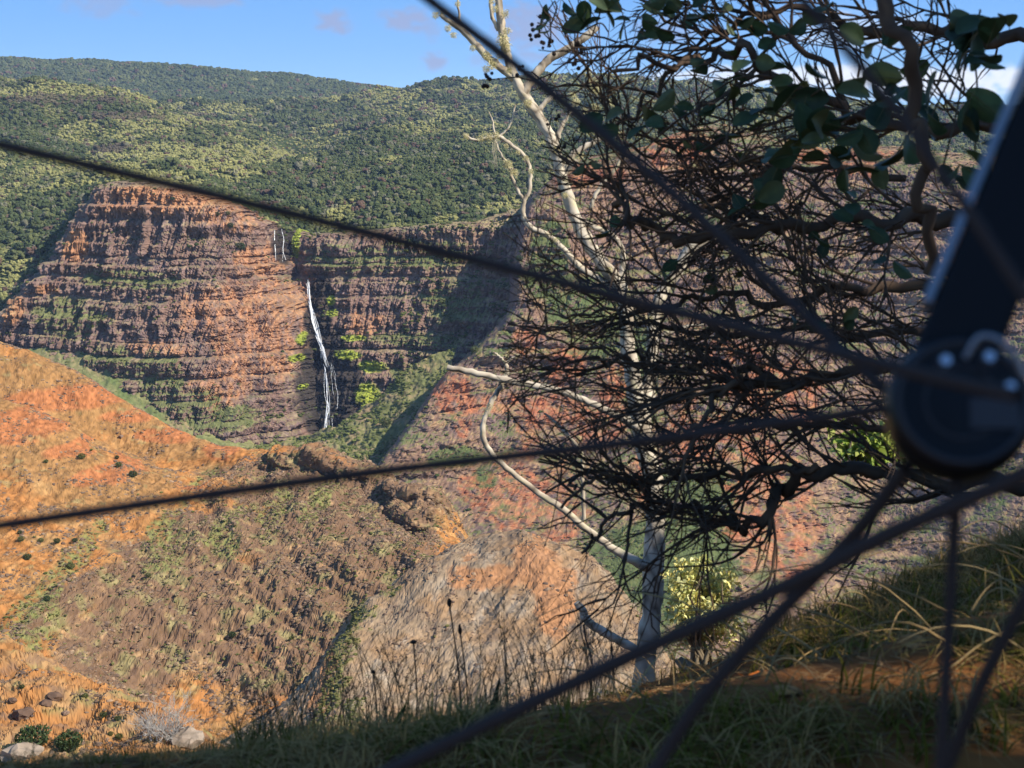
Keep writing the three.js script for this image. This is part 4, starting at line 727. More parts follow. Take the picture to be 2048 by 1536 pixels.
  for (const s of seeds) {
    const [x] = seen(s.p); if (x > 2120) continue;
    const m = 1;
    for (let k = 0; k < m; k++) {
      if (r() < (x > 1480 ? 0.5 : x > 1300 ? 0.72 : 0.84)) continue;
      const e = s.t.clone().add(V((r() - 0.6) * 0.6, (r() - 0.5) * 2.1, (r() - 0.5) * 0.9)).normalize();
      const mb = made < 260 ? new MB() : stuff;
      grow(mb, s.p, e, 0.16 + 0.26 * r() * (x > 1300 ? 1.2 : 0.8), Math.min(s.r * 0.8, 0.0052), 1, (r() - 0.40) * 0.26);
      if (mb !== stuff) { mb.mesh('branch', M.darkBark, sh, o); made++; }
    }
  }
  const tw = stuff.mesh('twigs', M.darkBark, sh, o); tw.userData.kind = 'stuff';
  console.log('twig tris', stuff.i.length / 3, 'nodes', shrubNodes.length, 'branches', made);

  // leaves: oval, slightly folded along the rib, a little cupped
  const leafGeo = (seed, tone, under) => { const rr = rngOf(seed), mb = new MB(), n = 8, fold = 0.10 + 0.15 * rr(), bend = 0.12 + 0.25 * rr(); for (let k = 0; k <= n; k++) { const t = k / n, w = 0.34 * Math.pow(Math.sin(Math.PI * Math.min(0.985, 0.02 + t * 0.975)), 0.55) * (0.72 + 0.5 * t); for (let s = -2; s <= 2; s++) { const x = s / 2 * w, c = sc3(tone, (0.85 + 0.3 * rr()) * (s === 0 ? 1.25 : 1)); mb.v(x, t, Math.abs(x) * fold * 2 - bend * t * t, mix3(c, under, sst(0.25, 0.5, ns(x * 6, t * 6, seed)) * 0.3)); } } for (let k = 0; k < n; k++) for (let s = 0; s < 4; s++) { const a = k * 5 + s; mb.i.push(a, a + 1, a + 5, a + 1, a + 6, a + 5); } mb.tube([V(0, -0.22, 0), V(0, 0, 0), V(0, 0.9, -bend * 0.8)], [0.014, 0.014, 0.004], 4, [0.16, 0.14, 0.06]); return mb.geo(); };
  const lg = [leafGeo(1, [0.045, 0.075, 0.030], [0.1, 0.11, 0.05]), leafGeo(2, [0.060, 0.095, 0.034], [0.16, 0.15, 0.06]), leafGeo(3, [0.035, 0.060, 0.030], [0.08, 0.1, 0.06]), leafGeo(4, [0.10, 0.115, 0.04], [0.2, 0.16, 0.06])];
  const gap = new MB(), q = new THREE.Quaternion(), q2 = new THREE.Quaternion();
  const leaf = (c, d, size) => { const m = new THREE.Mesh(lg[Math.floor(r() * 4)], M.leaf); m.name = 'leaf'; q.setFromUnitVectors(V(0, 1, 0), d.clone().normalize()); q2.setFromAxisAngle(V(0, 1, 0), r() * 6.28); m.quaternion.copy(q).multiply(q2); m.scale.setScalar(size); m.position.copy(c).sub(o).addScaledVector(d, size * 0.22); m.castShadow = m.receiveShadow = true; sh.add(m); };
  const cluster = (px, py, d, n, sp, size) => {
    const c = at(px, py, d); let best = null, bd = 1e9; for (const nn of shrubNodes) { const l = nn.distanceToSquared(c); if (l < bd) { bd = l; best = nn; } }
    const mid = best.clone().lerp(c, 0.5).add(V(0.01, 0.02, 0)); gap.tube(smoothPath([[best, 0.0024], [mid, 0.0022], [c, 0.0016]], 4).pts, Array(9).fill(0.002), 4, [0.1, 0.07, 0.04]);
    for (let k = 0; k < n; k++) leaf(c.clone().add(V((r() - 0.5) * sp, (r() - 0.5) * sp, (r() - 0.5) * sp)), V((r() - 0.55) * 1.6, r() - 0.55, r() - 0.3), size * (0.75 + 0.5 * r()));
  };
  for (const a of [[1160, 25, 3.9, 3, 0.03, 0.05], [1100, 55, 3.9, 3, 0.04, 0.04], [1090, 30, 3.9, 2, 0.03, 0.04], [1200, 10, 3.8, 5, 0.06, 0.055], [1270, 30, 3.8, 7, 0.08, 0.055], [1330, 15, 3.8, 5, 0.06, 0.055], [1400, 20, 3.8, 5, 0.08, 0.055], [1170, 60, 3.9, 2, 0.02, 0.05], [1520, 150, 3.3, 5, 0.06, 0.062], [1540, 220, 3.3, 4, 0.05, 0.06], [1660, 165, 2.9, 2, 0.02, 0.066], [1590, 270, 2.9, 3, 0.05, 0.066], [1730, 220, 2.8, 4, 0.05, 0.066], [1850, 260, 2.8, 4, 0.06, 0.068], [1780, 330, 3.0, 4, 0.05, 0.064], [1930, 140, 2.8, 4, 0.06, 0.068], [1900, 200, 2.8, 5, 0.08, 0.068], [1200, 240, 3.4, 3, 0.04, 0.06], [1300, 235, 3.6, 4, 0.05, 0.06], [1180, 330, 3.8, 3, 0.03, 0.04], [1400, 240, 3.7, 6, 0.08, 0.048], [1440, 300, 3.8, 5, 0.07, 0.042], [1360, 270, 3.8, 4, 0.06, 0.042], [1230, 460, 3.8, 2, 0.02, 0.038], [1700, 320, 3.1, 3, 0.03, 0.062], [1560, 380, 3.2, 4, 0.06, 0.056], [1960, 20, 2.8, 5, 0.08, 0.068], [1850, 30, 3, 4, 0.07, 0.06], [1550, 60, 3.6, 4, 0.08, 0.052], [1480, 20, 3.7, 5, 0.08, 0.052], [1650, 20, 3.5, 4, 0.08, 0.052], [1600, 640, 3.6, 3, 0.04, 0.045], [1690, 660, 3.6, 2, 0.04, 0.045], [1450, 560, 3.9, 3, 0.06, 0.04], [1320, 545, 3.9, 2, 0.03, 0.042], [1750, 480, 3.4, 4, 0.08, 0.05], [1620, 500, 3.8, 4, 0.1, 0.04], [1500, 400, 3.7, 4, 0.08, 0.042], [1680, 400, 3.4, 4, 0.07, 0.05], [1590, 190, 3.0, 4, 0.06, 0.062], [1480, 190, 3.5, 5, 0.08, 0.055], [1620, 330, 2.9, 4, 0.07, 0.064], [1820, 170, 2.9, 5, 0.08, 0.066], [1760, 120, 3.0, 4, 0.08, 0.06], [1950, 300, 2.8, 4, 0.07, 0.066], [1880, 360, 2.9, 4, 0.07, 0.06], [1680, 260, 2.8, 4, 0.06, 0.068], [1530, 300, 3.2, 4, 0.07, 0.056], [1340, 60, 3.7, 5, 0.08, 0.05], [1440, 130, 3.6, 4, 0.08, 0.05], [1990, 60, 2.8, 4, 0.08, 0.066]]) cluster(...a);
  gap.mesh('leaf_stalks', M.darkBark, sh, o).userData.kind = 'stuff';
  // clusters of small dark fruit at twig ends
  const fr = new MB(), ball = new THREE.IcosahedronGeometry(1, 1).attributes.position;
  for (const [x, y, n] of [[973, 160, 9], [1068, 70, 7], [1075, 45, 6], [1095, 95, 8], [1035, 140, 5], [1100, 30, 6], [1150, 50, 7], [1165, 100, 6], [1105, 235, 4], [1120, 300, 3], [1150, 130, 5]]) {
    const c = at(x, y, 4.0); let best = null, bd = 1e9; for (const nn of shrubNodes) { const l = nn.distanceToSquared(c); if (l < bd) { bd = l; best = nn; } }
    fr.tube([best, best.clone().lerp(c, 0.5).add(V(0, 0.015, 0)), c], [0.002, 0.0018, 0.0014], 4, [0.07, 0.05, 0.04]);
    for (let k = 0; k < n; k++) { const p = c.clone().add(V((r() - 0.5) * 0.035, (r() - 0.5) * 0.035, (r() - 0.5) * 0.03)), s = 0.004 + 0.0025 * r(), st = fr.n; for (let i = 0; i < ball.count; i++) { fr.v(p.x + ball.getX(i) * s, p.y + ball.getY(i) * s, p.z + ball.getZ(i) * s, [0.05, 0.035, 0.03]); fr.i.push(st + i); } }
  }
  fr.mesh('fruit_clusters', M.darkBark, sh, o).userData.kind = 'stuff';
}
console.log('shrub');

// ---------------------------------------------------------------- leafy bushes beyond the bank, caught by the sun
function leafyBush(name, label, px, py, d, rx, ry, n, tones, size, seed) {
  const r = rngOf(seed), o = at(px, py + ry * 1.2, d), g = base(name, o, label, 'bush'), st = new MB(), lf = new MB(), RX = px2m(rx, d), RY = px2m(ry, d), c = at(px, py, d);
  for (let k = 0; k < 16; k++) { const a = r() * 6.28, e = c.clone().add(V(Math.cos(a) * RX * 0.8 * r(), (r() * 1.4 - 0.6) * RY, Math.sin(a) * RX * 0.6 * r())); st.tube(smoothPath([[o.clone().add(V((r() - 0.5) * 0.1, 0, (r() - 0.5) * 0.1)), 0.011], [o.clone().lerp(e, 0.5).add(V((r() - 0.5) * 0.15, 0, 0)), 0.008], [e, 0.003]], 5).pts, Array(11).fill(0).map((_, i) => 0.010 - 0.0007 * i), 5, [0.22, 0.17, 0.11]); }
  for (let k = 0; k < n; k++) {
    const a = r() * 6.28, z = r() * 2 - 1, s = Math.sqrt(1 - z * z), q = Math.cbrt(0.15 + 0.85 * r()), lump = 0.8 + 0.6 * ns(Math.cos(a) * s * 2.2 + seed, z * 2.2, Math.sin(a) * s * 2.2);
    const p = c.clone().add(V(Math.cos(a) * s * q * RX * lump, z * q * RY * lump, Math.sin(a) * s * q * RX * 0.8 * lump));
    if (ns(p.x * 5, p.y * 5, p.z * 5 + seed) < -0.12) continue;
    const dd = V(r() - 0.5, r() - 0.25, r() - 0.3).normalize(), sd = V(r() - 0.5, r() - 0.5, r() - 0.5).cross(dd).normalize(), L = size * (0.7 + 0.6 * r()), b = V(0, -L * 0.25, 0);
    lf.strip([p, p.clone().addScaledVector(dd, L * 0.35), p.clone().addScaledVector(dd, L * 0.7), p.clone().addScaledVector(dd, L).add(b)], x => L * (x < 0.1 ? 0.08 : x < 0.5 ? 0.42 : x < 0.9 ? 0.4 : 0.05), sd, sc3(tones[Math.floor(r() * tones.length)], 0.8 + 0.4 * r()));
  }
  st.mesh('stem', M.bark, g, o); const f = lf.mesh('foliage', M.leaf, g, o); f.userData.kind = 'stuff'; return g;
}
leafyBush('yellow_bush', 'pale yellow flowering bush beside the bare tree trunk', 1405, 1205, 7.2, 88, 100, 6000, [[0.95, 0.92, 0.42], [0.90, 0.84, 0.34], [0.62, 0.64, 0.22], [0.92, 0.78, 0.26]], 0.03, 61);
leafyBush('green_bush', 'bright lime green leafy bush seen behind the tangled shrub', 1730, 880, 6.4, 70, 62, 900, [[0.34, 0.42, 0.07], [0.42, 0.46, 0.10], [0.24, 0.33, 0.05]], 0.05, 62);
// dead pale shrub on the near spur
{
  const q = spur.pick(335, 1470, 6).p, d = seen(q)[2], o = q.clone(), g = base('dead_shrub', o, 'dead silvery white tangle of a shrub on the near spur', 'shrub'), r = rngOf(71), s = d / F;
  const tw = new MB();
  const go = (p, dir, len, rad, lvl) => { const pts = [p.clone()], rr = [rad], dd = dir.clone(); let c = p.clone(); for (let k = 1; k <= 5; k++) { dd.add(V(r() - 0.5, r() - 0.45, r() - 0.5).multiplyScalar(0.8)).normalize(); c = c.clone().addScaledVector(dd, len / 5); pts.push(c); rr.push(rad * (1 - 0.15 * k)); if (lvl < 3 && r() < 0.75) go(c, dd.clone().add(V(r() - 0.5, r() - 0.5, r() - 0.5).multiplyScalar(1.6)).normalize(), len * 0.6, rad * 0.6, lvl + 1); } if (lvl === 0) new MB().tube(pts, rr, 5, [0.42, 0.39, 0.35]).mesh('branch', M.bark, g, o); else tw.tube(pts, rr, 4, sc3([0.43, 0.40, 0.36], 0.8 + 0.4 * r()), false); };
  for (let k = 0; k < 26; k++) go(o.clone().add(V((r() - 0.5) * 60 * s, -4 * s, (r() - 0.5) * 40 * s)), V((r() - 0.5) * 1.6, 0.5 + 0.6 * r(), (r() - 0.5) * 1.6).normalize(), (34 + 26 * r()) * s, 1.3 * s, 0);
  tw.mesh('twigs', M.bark, g, o).userData.kind = 'stuff';
}

// ---------------------------------------------------------------- steel strut, hub and cables close to the lens
const HUBD = 0.62;
{
  const hub = at(1918, 815, HUBD), post = base('steel_post', hub, 'dark leaning steel post ending in a round black hub', 'post');
  const lean = at(2226, 120, HUBD + 0.05).sub(at(1955, 800, HUBD)).normalize(), up = lean.clone();
  const frame = (x, y, z) => new THREE.Matrix4().makeBasis(x, y, z);
  const toCam = EYE.clone().sub(hub).normalize(); const zx = toCam.clone().addScaledVector(up, -toCam.dot(up)).normalize(), xx = V(0, 0, 0).crossVectors(up, zx).normalize();
  const put = (geo, m, name, parent, p, basis = frame(xx, up, zx)) => { const o = new THREE.Mesh(geo, m); o.name = name; o.castShadow = o.receiveShadow = true; o.quaternion.setFromRotationMatrix(basis); o.position.copy(p).sub(hub); parent.add(o); return o; };
  // square tube with rounded edges
  const w = px2m(160, HUBD), shape = new THREE.Shape(), rr = 0.005, hw = w / 2;
  shape.moveTo(-hw + rr, -hw); shape.lineTo(hw - rr, -hw); shape.quadraticCurveTo(hw, -hw, hw, -hw + rr); shape.lineTo(hw, hw - rr); shape.quadraticCurveTo(hw, hw, hw - rr, hw); shape.lineTo(-hw + rr, hw); shape.quadraticCurveTo(-hw, hw, -hw, hw - rr); shape.lineTo(-hw, -hw + rr); shape.quadraticCurveTo(-hw, -hw, -hw + rr, -hw);
  const eg = new THREE.ExtrudeGeometry(shape, { depth: 0.66, bevelEnabled: false, curveSegments: 6 }); eg.rotateX(-Math.PI / 2);
  const foot = at(1888, 765, HUBD + 0.012);
  put(eg, M.matte, 'post_tube', post, foot, frame(xx, up, zx));
  // paler metal strip along the left edge
  const strip = new THREE.BoxGeometry(0.0036, 0.60, 0.010); const se = foot.clone().addScaledVector(up, 0.325).addScaledVector(xx, -hw - 0.0022).addScaledVector(zx, hw * 0.62);
  put(strip, M.edge, 'edge_strip', post, se);
  // hub: a rounded cup with a rolled rim, its open side tilted to the strut
  const prof = []; const R = px2m(146, HUBD); for (const [a, b] of [[0, -0.62], [0.6, -0.62], [0.86, -0.56], [0.97, -0.4], [1.0, -0.15], [0.99, 0.08], [0.95, 0.22], [0.88, 0.30], [0.80, 0.30], [0.76, 0.25], [0.5, 0.27], [0.2, 0.30], [0, 0.30]]) prof.push(new THREE.Vector2(a * R, b * R));
  const cupAxis = toCam.clone().multiplyScalar(0.93).addScaledVector(V(0, 1, 0), 0.26).addScaledVector(RIGHT, 0.16).normalize(), cz = V(0, 1, 0).addScaledVector(cupAxis, -cupAxis.y).normalize(), cx = V(0, 0, 0).crossVectors(cupAxis, cz).normalize(), cb = frame(cx, cupAxis, cz);
  const cup = put(new THREE.LatheGeometry(prof, 56), M.dark, 'hub', post, hub, cb);
  const sub = (geo, m, name, x, y, z, rx = 0, ry = 0, rz = 0) => { const o = new THREE.Mesh(geo, m); o.name = name; o.position.set(x, y, z); o.rotation.set(rx, ry, rz); o.castShadow = o.receiveShadow = true; cup.add(o); return o; };
  sub(new THREE.TorusGeometry(R * 0.84, R * 0.035, 10, 56), M.steel, 'rim_ring', 0, R * 0.31, 0, Math.PI / 2);
  sub(new THREE.TorusGeometry(R * 0.5, R * 0.02, 8, 48), M.steel, 'rim_ring', 0, R * 0.275, 0, Math.PI / 2);
  for (const [a, b] of [[0.22, 0.56], [-0.36, 0.62], [-0.62, 0.2]]) { const bo = sub(new THREE.CylinderGeometry(R * 0.075, R * 0.075, R * 0.12, 6), M.bolt, 'bolt', a * R, R * 0.34, b * R); const ws = new THREE.Mesh(new THREE.CylinderGeometry(R * 0.13, R * 0.13, R * 0.03, 20), M.steel); ws.name = 'washer'; ws.position.y = -R * 0.06; bo.add(ws); }
  sub(new THREE.BoxGeometry(R * 0.66, R * 0.06, R * 0.42), M.steel, 'name_plate', -R * 0.42, R * 0.29, -R * 0.16);
  // arched strap over the bolts
  const arch = new THREE.CatmullRomCurve3([V(-0.05 * R, 0.3 * R, 0.62 * R), V(-0.25 * R, 0.46 * R, 0.88 * R), V(-0.6 * R, 0.46 * R, 0.74 * R), V(-0.82 * R, 0.3 * R, 0.36 * R)]); sub(new THREE.TubeGeometry(arch, 24, R * 0.045, 8), M.edge, 'strap', 0, 0, 0);
  // thin stake that carries the hub
  const g0 = at(1916, 930, HUBD), g1 = V(g0.x - 0.004, -0.06, g0.z - 0.05); const mb = new MB().tube([g0, g0.clone().lerp(g1, 0.5), g1], [0.0026, 0.0026, 0.0026], 10, [1, 1, 1]); mb.mesh('stake', M.cable, post, hub);
}
// twisted wire cables
function cable(list, wpx, label) {
  const ctrl = list.map(([x, y, d]) => at(x, y, d)), cv = new THREE.CatmullRomCurve3(ctrl, false, 'centripetal'), len = cv.getLength(), d = list[Math.floor(list.length / 2)][2], R = px2m(wpx / 2, d), n = Math.min(700, Math.ceil(len / (R * 1.3)));
  const mb = new MB(), seg = 14; let nx = V(0, 1, 0.2); const P = V(0, 0, 0);
  for (let k = 0; k <= n; k++) {
    const t = k / n, p = cv.getPoint(t), tg = cv.getTangent(t); nx.addScaledVector(tg, -nx.dot(tg)).normalize(); const b = V(0, 0, 0).crossVectors(tg, nx), tw = t * len / (R * 7) * 6.283;
    for (let s = 0; s < seg; s++) { const a = s / seg * 6.2832, rr = R * (0.84 + 0.16 * Math.abs(Math.cos(3 * (a - tw)))), ca = Math.cos(a) * rr, sa = Math.sin(a) * rr; mb.v(p.x + nx.x * ca + b.x * sa, p.y + nx.y * ca + b.y * sa, p.z + nx.z * ca + b.z * sa, [1, 1, 1]); }
  }
  for (let k = 0; k < n; k++) for (let s = 0; s < seg; s++) { const a = k * seg + s, b = k * seg + (s + 1) % seg; mb.i.push(a, b, a + seg, b, b + seg, a + seg); }
  const o = mb.mesh('steel_cable', M.cable, scene); return tag(o, label, 'cable', 'steel cables of the railing');
}
cable([[-260, 228, 0.80], [0, 289, 0.77], [520, 412, 0.72], [1050, 546, 0.67], [1500, 662, 0.62], [1800, 738, 0.58], [2036, 792, 0.545]], 25, 'long cable sloping down from the far left edge to the hub');
cable([[-260, 1090, 0.80], [0, 1051, 0.78], [400, 992, 0.75], [750, 944, 0.73], [1300, 880, 0.68], [1780, 816, 0.63]], 23, 'cable rising from the left edge across the orange ridge to the hub');
cable([[700, -130, 0.80], [862, 2, 0.78], [1000, 106, 0.76], [1200, 264, 0.73], [1400, 436, 0.70], [1600, 622, 0.67], [1790, 800, 0.64]], 24, 'cable crossing the sky and the bare tree down to the hub');
cable([[1480, -140, 0.55], [1604, 0, 0.54], [1745, 160, 0.53], [1860, 315, 0.52], [1960, 455, 0.51], [2070, 620, 0.50], [2200, 820, 0.50]], 25, 'cable passing in front of the leaning steel post');
cable([[560, 1650, 0.74], [800, 1532, 0.72], [1050, 1412, 0.70], [1300, 1294, 0.68], [1600, 1158, 0.65], [1800, 1058, 0.62], [1960, 988, 0.60], [2150, 905, 0.58]], 36, 'thick cable running up from the bottom edge below the hub');
cable([[1180, 1740, 0.72], [1312, 1536, 0.71], [1400, 1402, 0.70], [1520, 1266, 0.69], [1650, 1132, 0.68], [1730, 1044, 0.66], [1812, 934, 0.64]], 33, 'cable from the grass that meets the thick cable below the hub');
cable([[1740, 1830, 0.70], [1890, 1540, 0.68], [1960, 1375, 0.66], [2060, 1180, 0.64], [2200, 920, 0.62]], 30, 'short cable leaning across the bottom right corner');
console.log('steel');

// ---------------------------------------------------------------- grass, stalks and litter of the bank
const groundY = (() => { const { pos, nu, nv } = bank, cell = new Map(), S = 0.25; for (let k = 0; k < nu * nv; k++) { const i = Math.round(pos[k * 3] / S), j = Math.round(pos[k * 3 + 2] / S), kk = i * 10007 + j; if (!cell.has(kk)) cell.set(kk, []); cell.get(kk).push(k); } return (x, z) => { const i0 = Math.round(x / S), j0 = Math.round(z / S); let sw = 0, sy = 0; for (let i = i0 - 1; i <= i0 + 1; i++) for (let j = j0 - 1; j <= j0 + 1; j++) for (const k of cell.get(i * 10007 + j) ?? []) { const d = (pos[k * 3] - x) ** 2 + (pos[k * 3 + 2] - z) ** 2, w = 1 / (d * d + 1e-6); sw += w; sy += w * pos[k * 3 + 1]; } return sw ? sy / sw : null; }; })();
{
  const r = rngOf(808);
  const tuftGeo = (seed, blades, h, wdt, lean) => { const q = rngOf(seed), mb = new MB(); for (let k = 0; k < blades; k++) { const a = q() * 6.28, L = h * (0.5 + 0.7 * q()), ln = lean * (0.3 + q()), d = V(Math.cos(a), 0, Math.sin(a)), p0 = V((q() - 0.5) * h * 0.5, 0, (q() - 0.5) * h * 0.5), pts = []; for (let i = 0; i <= 5; i++) { const t = i / 5; pts.push(p0.clone().addScaledVector(d, L * ln * t * t).add(V(0, L * (t - 0.45 * ln * t * t * t), 0))); } const side = V(-d.z, 0, d.x), c = 0.8 + 0.4 * q(); mb.strip(pts, t => wdt * (0.6 + q() * 0.2) * (1 - t * t * 0.95) * (t < 0.1 ? 0.6 : 1), side, t => sc3([1, 1, 1], c)); } return mb.geo(); };
  const tg = [tuftGeo(1, 12, 0.055, 0.005, 1.1), tuftGeo(2, 10, 0.08, 0.006, 1.2), tuftGeo(3, 9, 0.10, 0.0036, 1.3), tuftGeo(4, 10, 0.045, 0.008, 1.2)];
  const lists = [[], [], [], []];
  for (let k = 0; k < 11000; k++) {
    const d = 2.2 + 3.6 * r(), px = -250 + 2600 * r(), q = at(px, 1400, d), y = groundY(q.x, q.z); if (y === null) continue; const p = V(q.x, y - 0.006, q.z), s = seen(p); if (s[1] > 1700 || s[0] < -200 || s[0] > 2300) continue;
    const n = fbm(p.x * 1.3, 3, p.z * 1.3, 3), near = s[1] / 1536;
    const bare = sst(0.05, 0.3, fbm(p.x * 1.1 + 5, 9, p.z * 1.1, 2) + (s[0] > 1000 && s[1] > 1330 ? 0.32 : 0)); if (r() < 0.25 + bare * 0.7) continue;
    const g = sst(-0.15, 0.2, n + 0.25 * (r() - 0.5)), t = r() < 0.25 ? 2 : Math.floor(r() * 4);
    const col = r() < 0.74 - 0.3 * g ? mix3([0.30, 0.18, 0.06], [0.50, 0.33, 0.12], r()) : mix3([0.09, 0.08, 0.014], [0.24, 0.22, 0.03], r() * (0.5 + 0.5 * g));
    const k2 = (0.6 + 0.7 * r()) * (s[0] < 480 ? 0.55 : 1); lists[t].push([p, V(k2, k2 * (0.7 + 0.5 * r()), k2), r() * 6.28, col]);
  }
  ['short green grass on the bank', 'medium mixed grass on the bank', 'fine dry grass on the bank', 'low broad grass on the bank'].forEach((l, k) => instances('grass', tg[k], M.blade, lists[k], l, 'grass'));
  console.log('grass', lists.map(l => l.length).join(' '));
  // tall thin flowering stems along the brink
  const tall = new MB();
  for (let k = 0; k < 210; k++) {
    const px = 470 + 760 * Math.pow(r(), 0.9), d = 3.5 + 0.6 * r(), q = at(px, 1450, d), y = groundY(q.x, q.z); if (y === null) continue;
    const L = (0.10 + 0.24 * r() * r() + 0.1 * r()), le = (r() - 0.45) * 0.7, p0 = V(q.x, y, q.z), pts = []; for (let i = 0; i <= 6; i++) { const t = i / 6; pts.push(p0.clone().add(V(L * le * t * t, L * t, L * 0.2 * (r() - 0.5) * t))); }
    tall.tube(pts, pts.map((_, i) => 0.0013 - 0.00014 * i), 4, mix3([0.20, 0.13, 0.07], [0.38, 0.26, 0.13], r()), false);
    if (r() < 0.5) for (let i = 0; i < 6; i++) { const p = pts[6].clone().lerp(pts[4], r()), dd = V(r() - 0.5, r() * 0.8, r() - 0.5).normalize(); tall.strip([p, p.clone().addScaledVector(dd, 0.012), p.clone().addScaledVector(dd, 0.02)], t => 0.003 * (1 - t), V(1, 0, 0), [0.22, 0.15, 0.08]); }
  }
  for (let k = 0; k < 60; k++) {   // long arching dry stalks lying among the grass on the right
    const px = 1250 + 900 * r(), d = 2.4 + 1.7 * r(), q = at(px, 1400, d), y = groundY(q.x, q.z); if (y === null) continue; const a = r() * 6.28, L = 0.18 + 0.35 * r(), p0 = V(q.x, y, q.z), pts = []; for (let i = 0; i <= 7; i++) { const t = i / 7; pts.push(p0.clone().add(V(Math.cos(a) * L * t, 0.02 + L * (0.9 * t - 0.75 * t * t) * (0.4 + 0.7 * hsh(k)), Math.sin(a) * L * 0.6 * t))); }
    tall.tube(pts, pts.map((_, i) => 0.0022 - 0.0002 * i), 4, mix3([0.36, 0.23, 0.10], [0.55, 0.39, 0.18], r()), false);
  }
  tag(tall.mesh('tall_grass', M.blade, scene), 'tall thin brown grass stems along the brink', 'grass', null, 'stuff');
  // dark seed heads
  const seedStalk = (px, py, d, len, hr, hl, tilt, label) => {
    const tip = at(px, py, d), y = groundY(tip.x + tilt * 0.5 * len, tip.z) ?? 0, foot = V(tip.x + tilt * len, y - 0.01, tip.z + 0.02), g = base('seed_stalk', foot, label, 'plant');
    new MB().tube(smoothPath([[foot, 0.0022], [foot.clone().lerp(tip, 0.5).add(V(0.006, 0, 0)), 0.002], [tip, 0.0016]], 5).pts, Array(11).fill(0.002), 6, [0.13, 0.09, 0.055]).mesh('stalk', M.bark, g, foot);
    const ax = tip.clone().sub(foot).normalize(), hp = [], hrad = []; for (let i = 0; i <= 10; i++) { hp.push(tip.clone().addScaledVector(ax, (i / 10 - 0.4) * hl)); hrad.push(hr * Math.sin(Math.PI * (0.06 + 0.88 * i / 10)) * (0.85 + 0.3 * hsh(i + px))); }
    new MB().tube(hp, hrad, 10, q => sc3([0.055, 0.04, 0.028], 0.7 + 0.6 * h2(Math.floor(q[0] * 900), Math.floor(q[1] * 900))), true, 0.4).mesh('seed_head', M.bark, g, foot);
  };
  seedStalk(899, 1208, 3.7, 0.25, 0.006, 0.026, 0.12, 'tallest stalk with an oval dark seed head above the brink');
  seedStalk(827, 1285, 3.7, 0.18, 0.008, 0.012, 0.02, 'stalk with a flat dark seed head left of the tallest');
  seedStalk(746, 1345, 3.7, 0.12, 0.006, 0.011, 0.05, 'short stalk with a round dark bead of a seed head');
  seedStalk(920, 1262, 3.75, 0.2, 0.005, 0.03, 0.1, 'stalk with a ragged hooked seed head close by the tallest');
  seedStalk(1223, 1300, 3.8, 0.12, 0.004, 0.026, 0.02, 'short spiky seed stalk below the broken branch');
  // two dark broad blades standing at the brink
  const broad = (px, py, d, L, w, le, label) => { const q = at(px, py, d), y = groundY(q.x, q.z) ?? q.y, p0 = V(q.x, y, q.z), pts = []; for (let i = 0; i <= 8; i++) { const t = i / 8; pts.push(p0.clone().add(V(L * le * t, L * t, -0.01 * t))); } const mb = new MB(); const st = mb.n; pts.forEach((p, i) => { const t = i / 8, h = w * Math.sin(Math.PI * (0.1 + 0.87 * t)) * (0.9 + 0.2 * hsh(i)); mb.v(p.x - h, p.y, p.z, [0.05, 0.06, 0.03]); mb.v(p.x, p.y, p.z + 0.004, [0.06, 0.075, 0.035]); mb.v(p.x + h, p.y, p.z, [0.05, 0.06, 0.03]); }); for (let i = 0; i < 8; i++) for (let s = 0; s < 2; s++) { const a = st + i * 3 + s; mb.i.push(a, a + 1, a + 3, a + 1, a + 4, a + 3); } return tag(mb.mesh('broad_leaf', M.leaf, scene), label, 'leaf'); };
  broad(978, 1400, 3.7, 0.125, 0.008, 0.2, 'dark upright sword shaped leaf, taller of two at the brink');
  broad(775, 1425, 3.7, 0.085, 0.009, 0.5, 'dark leaning sword shaped leaf, shorter of two at the brink');
  // fallen leaves
  const fl = (() => { const mb = new MB(), n = 6; for (let k = 0; k <= n; k++) { const t = k / n, w = 0.34 * Math.pow(Math.sin(Math.PI * (0.03 + 0.94 * t)), 0.8); for (let s = -2; s <= 2; s++) { const x = s / 2 * w, c = 0.75 + 0.5 * hsh(k * 5 + s); mb.v(x, 0.10 * Math.sin(t * 3 + s) + 0.6 * x * x, t - 0.5, [c, c, c]); } } for (let k = 0; k < n; k++) for (let s = 0; s < 4; s++) { const a = k * 5 + s; mb.i.push(a, a + 5, a + 1, a + 1, a + 5, a + 6); } mb.tube([V(0, 0, -0.5), V(0.03, 0.04, -0.75)], [0.015, 0.01], 4, [0.6, 0.6, 0.6]); return mb.geo(); })();
  const fm = [[0.55, 0.15, 0.03], [0.24, 0.12, 0.045], [0.17, 0.075, 0.03], [0.27, 0.15, 0.06]].map(c => mat(c, 1, { vertexColors: true, specularIntensity: 0.05 }));
  const fallen = (px, py, d, size, k, label, group) => { const q = at(px, py, d), y = groundY(q.x, q.z); if (y === null) return; const o = new THREE.Mesh(fl, fm[k]); o.name = numbered('fallen_leaf'); o.position.set(q.x, y + size * 0.12, q.z); o.scale.setScalar(size); o.rotation.set((r() - 0.5) * 0.7, r() * 6.28, (r() - 0.5) * 0.7); o.castShadow = o.receiveShadow = true; scene.add(o); tag(o, label, 'leaf', group); return o; };
  const or = fallen(1538, 1330, 3.1, 0.085, 0, 'bright orange fallen leaf lying in the grass by the cable'); if (or) { or.position.y += 0.03; or.rotation.set(0.5, 1.2, 0.2); }
  fallen(1830, 1470, 2.6, 0.06, 1, 'large pale tan fallen leaf near the bottom right corner');
  fallen(1860, 1400, 2.7, 0.05, 2, 'large dull brown fallen leaf above the pale tan one');
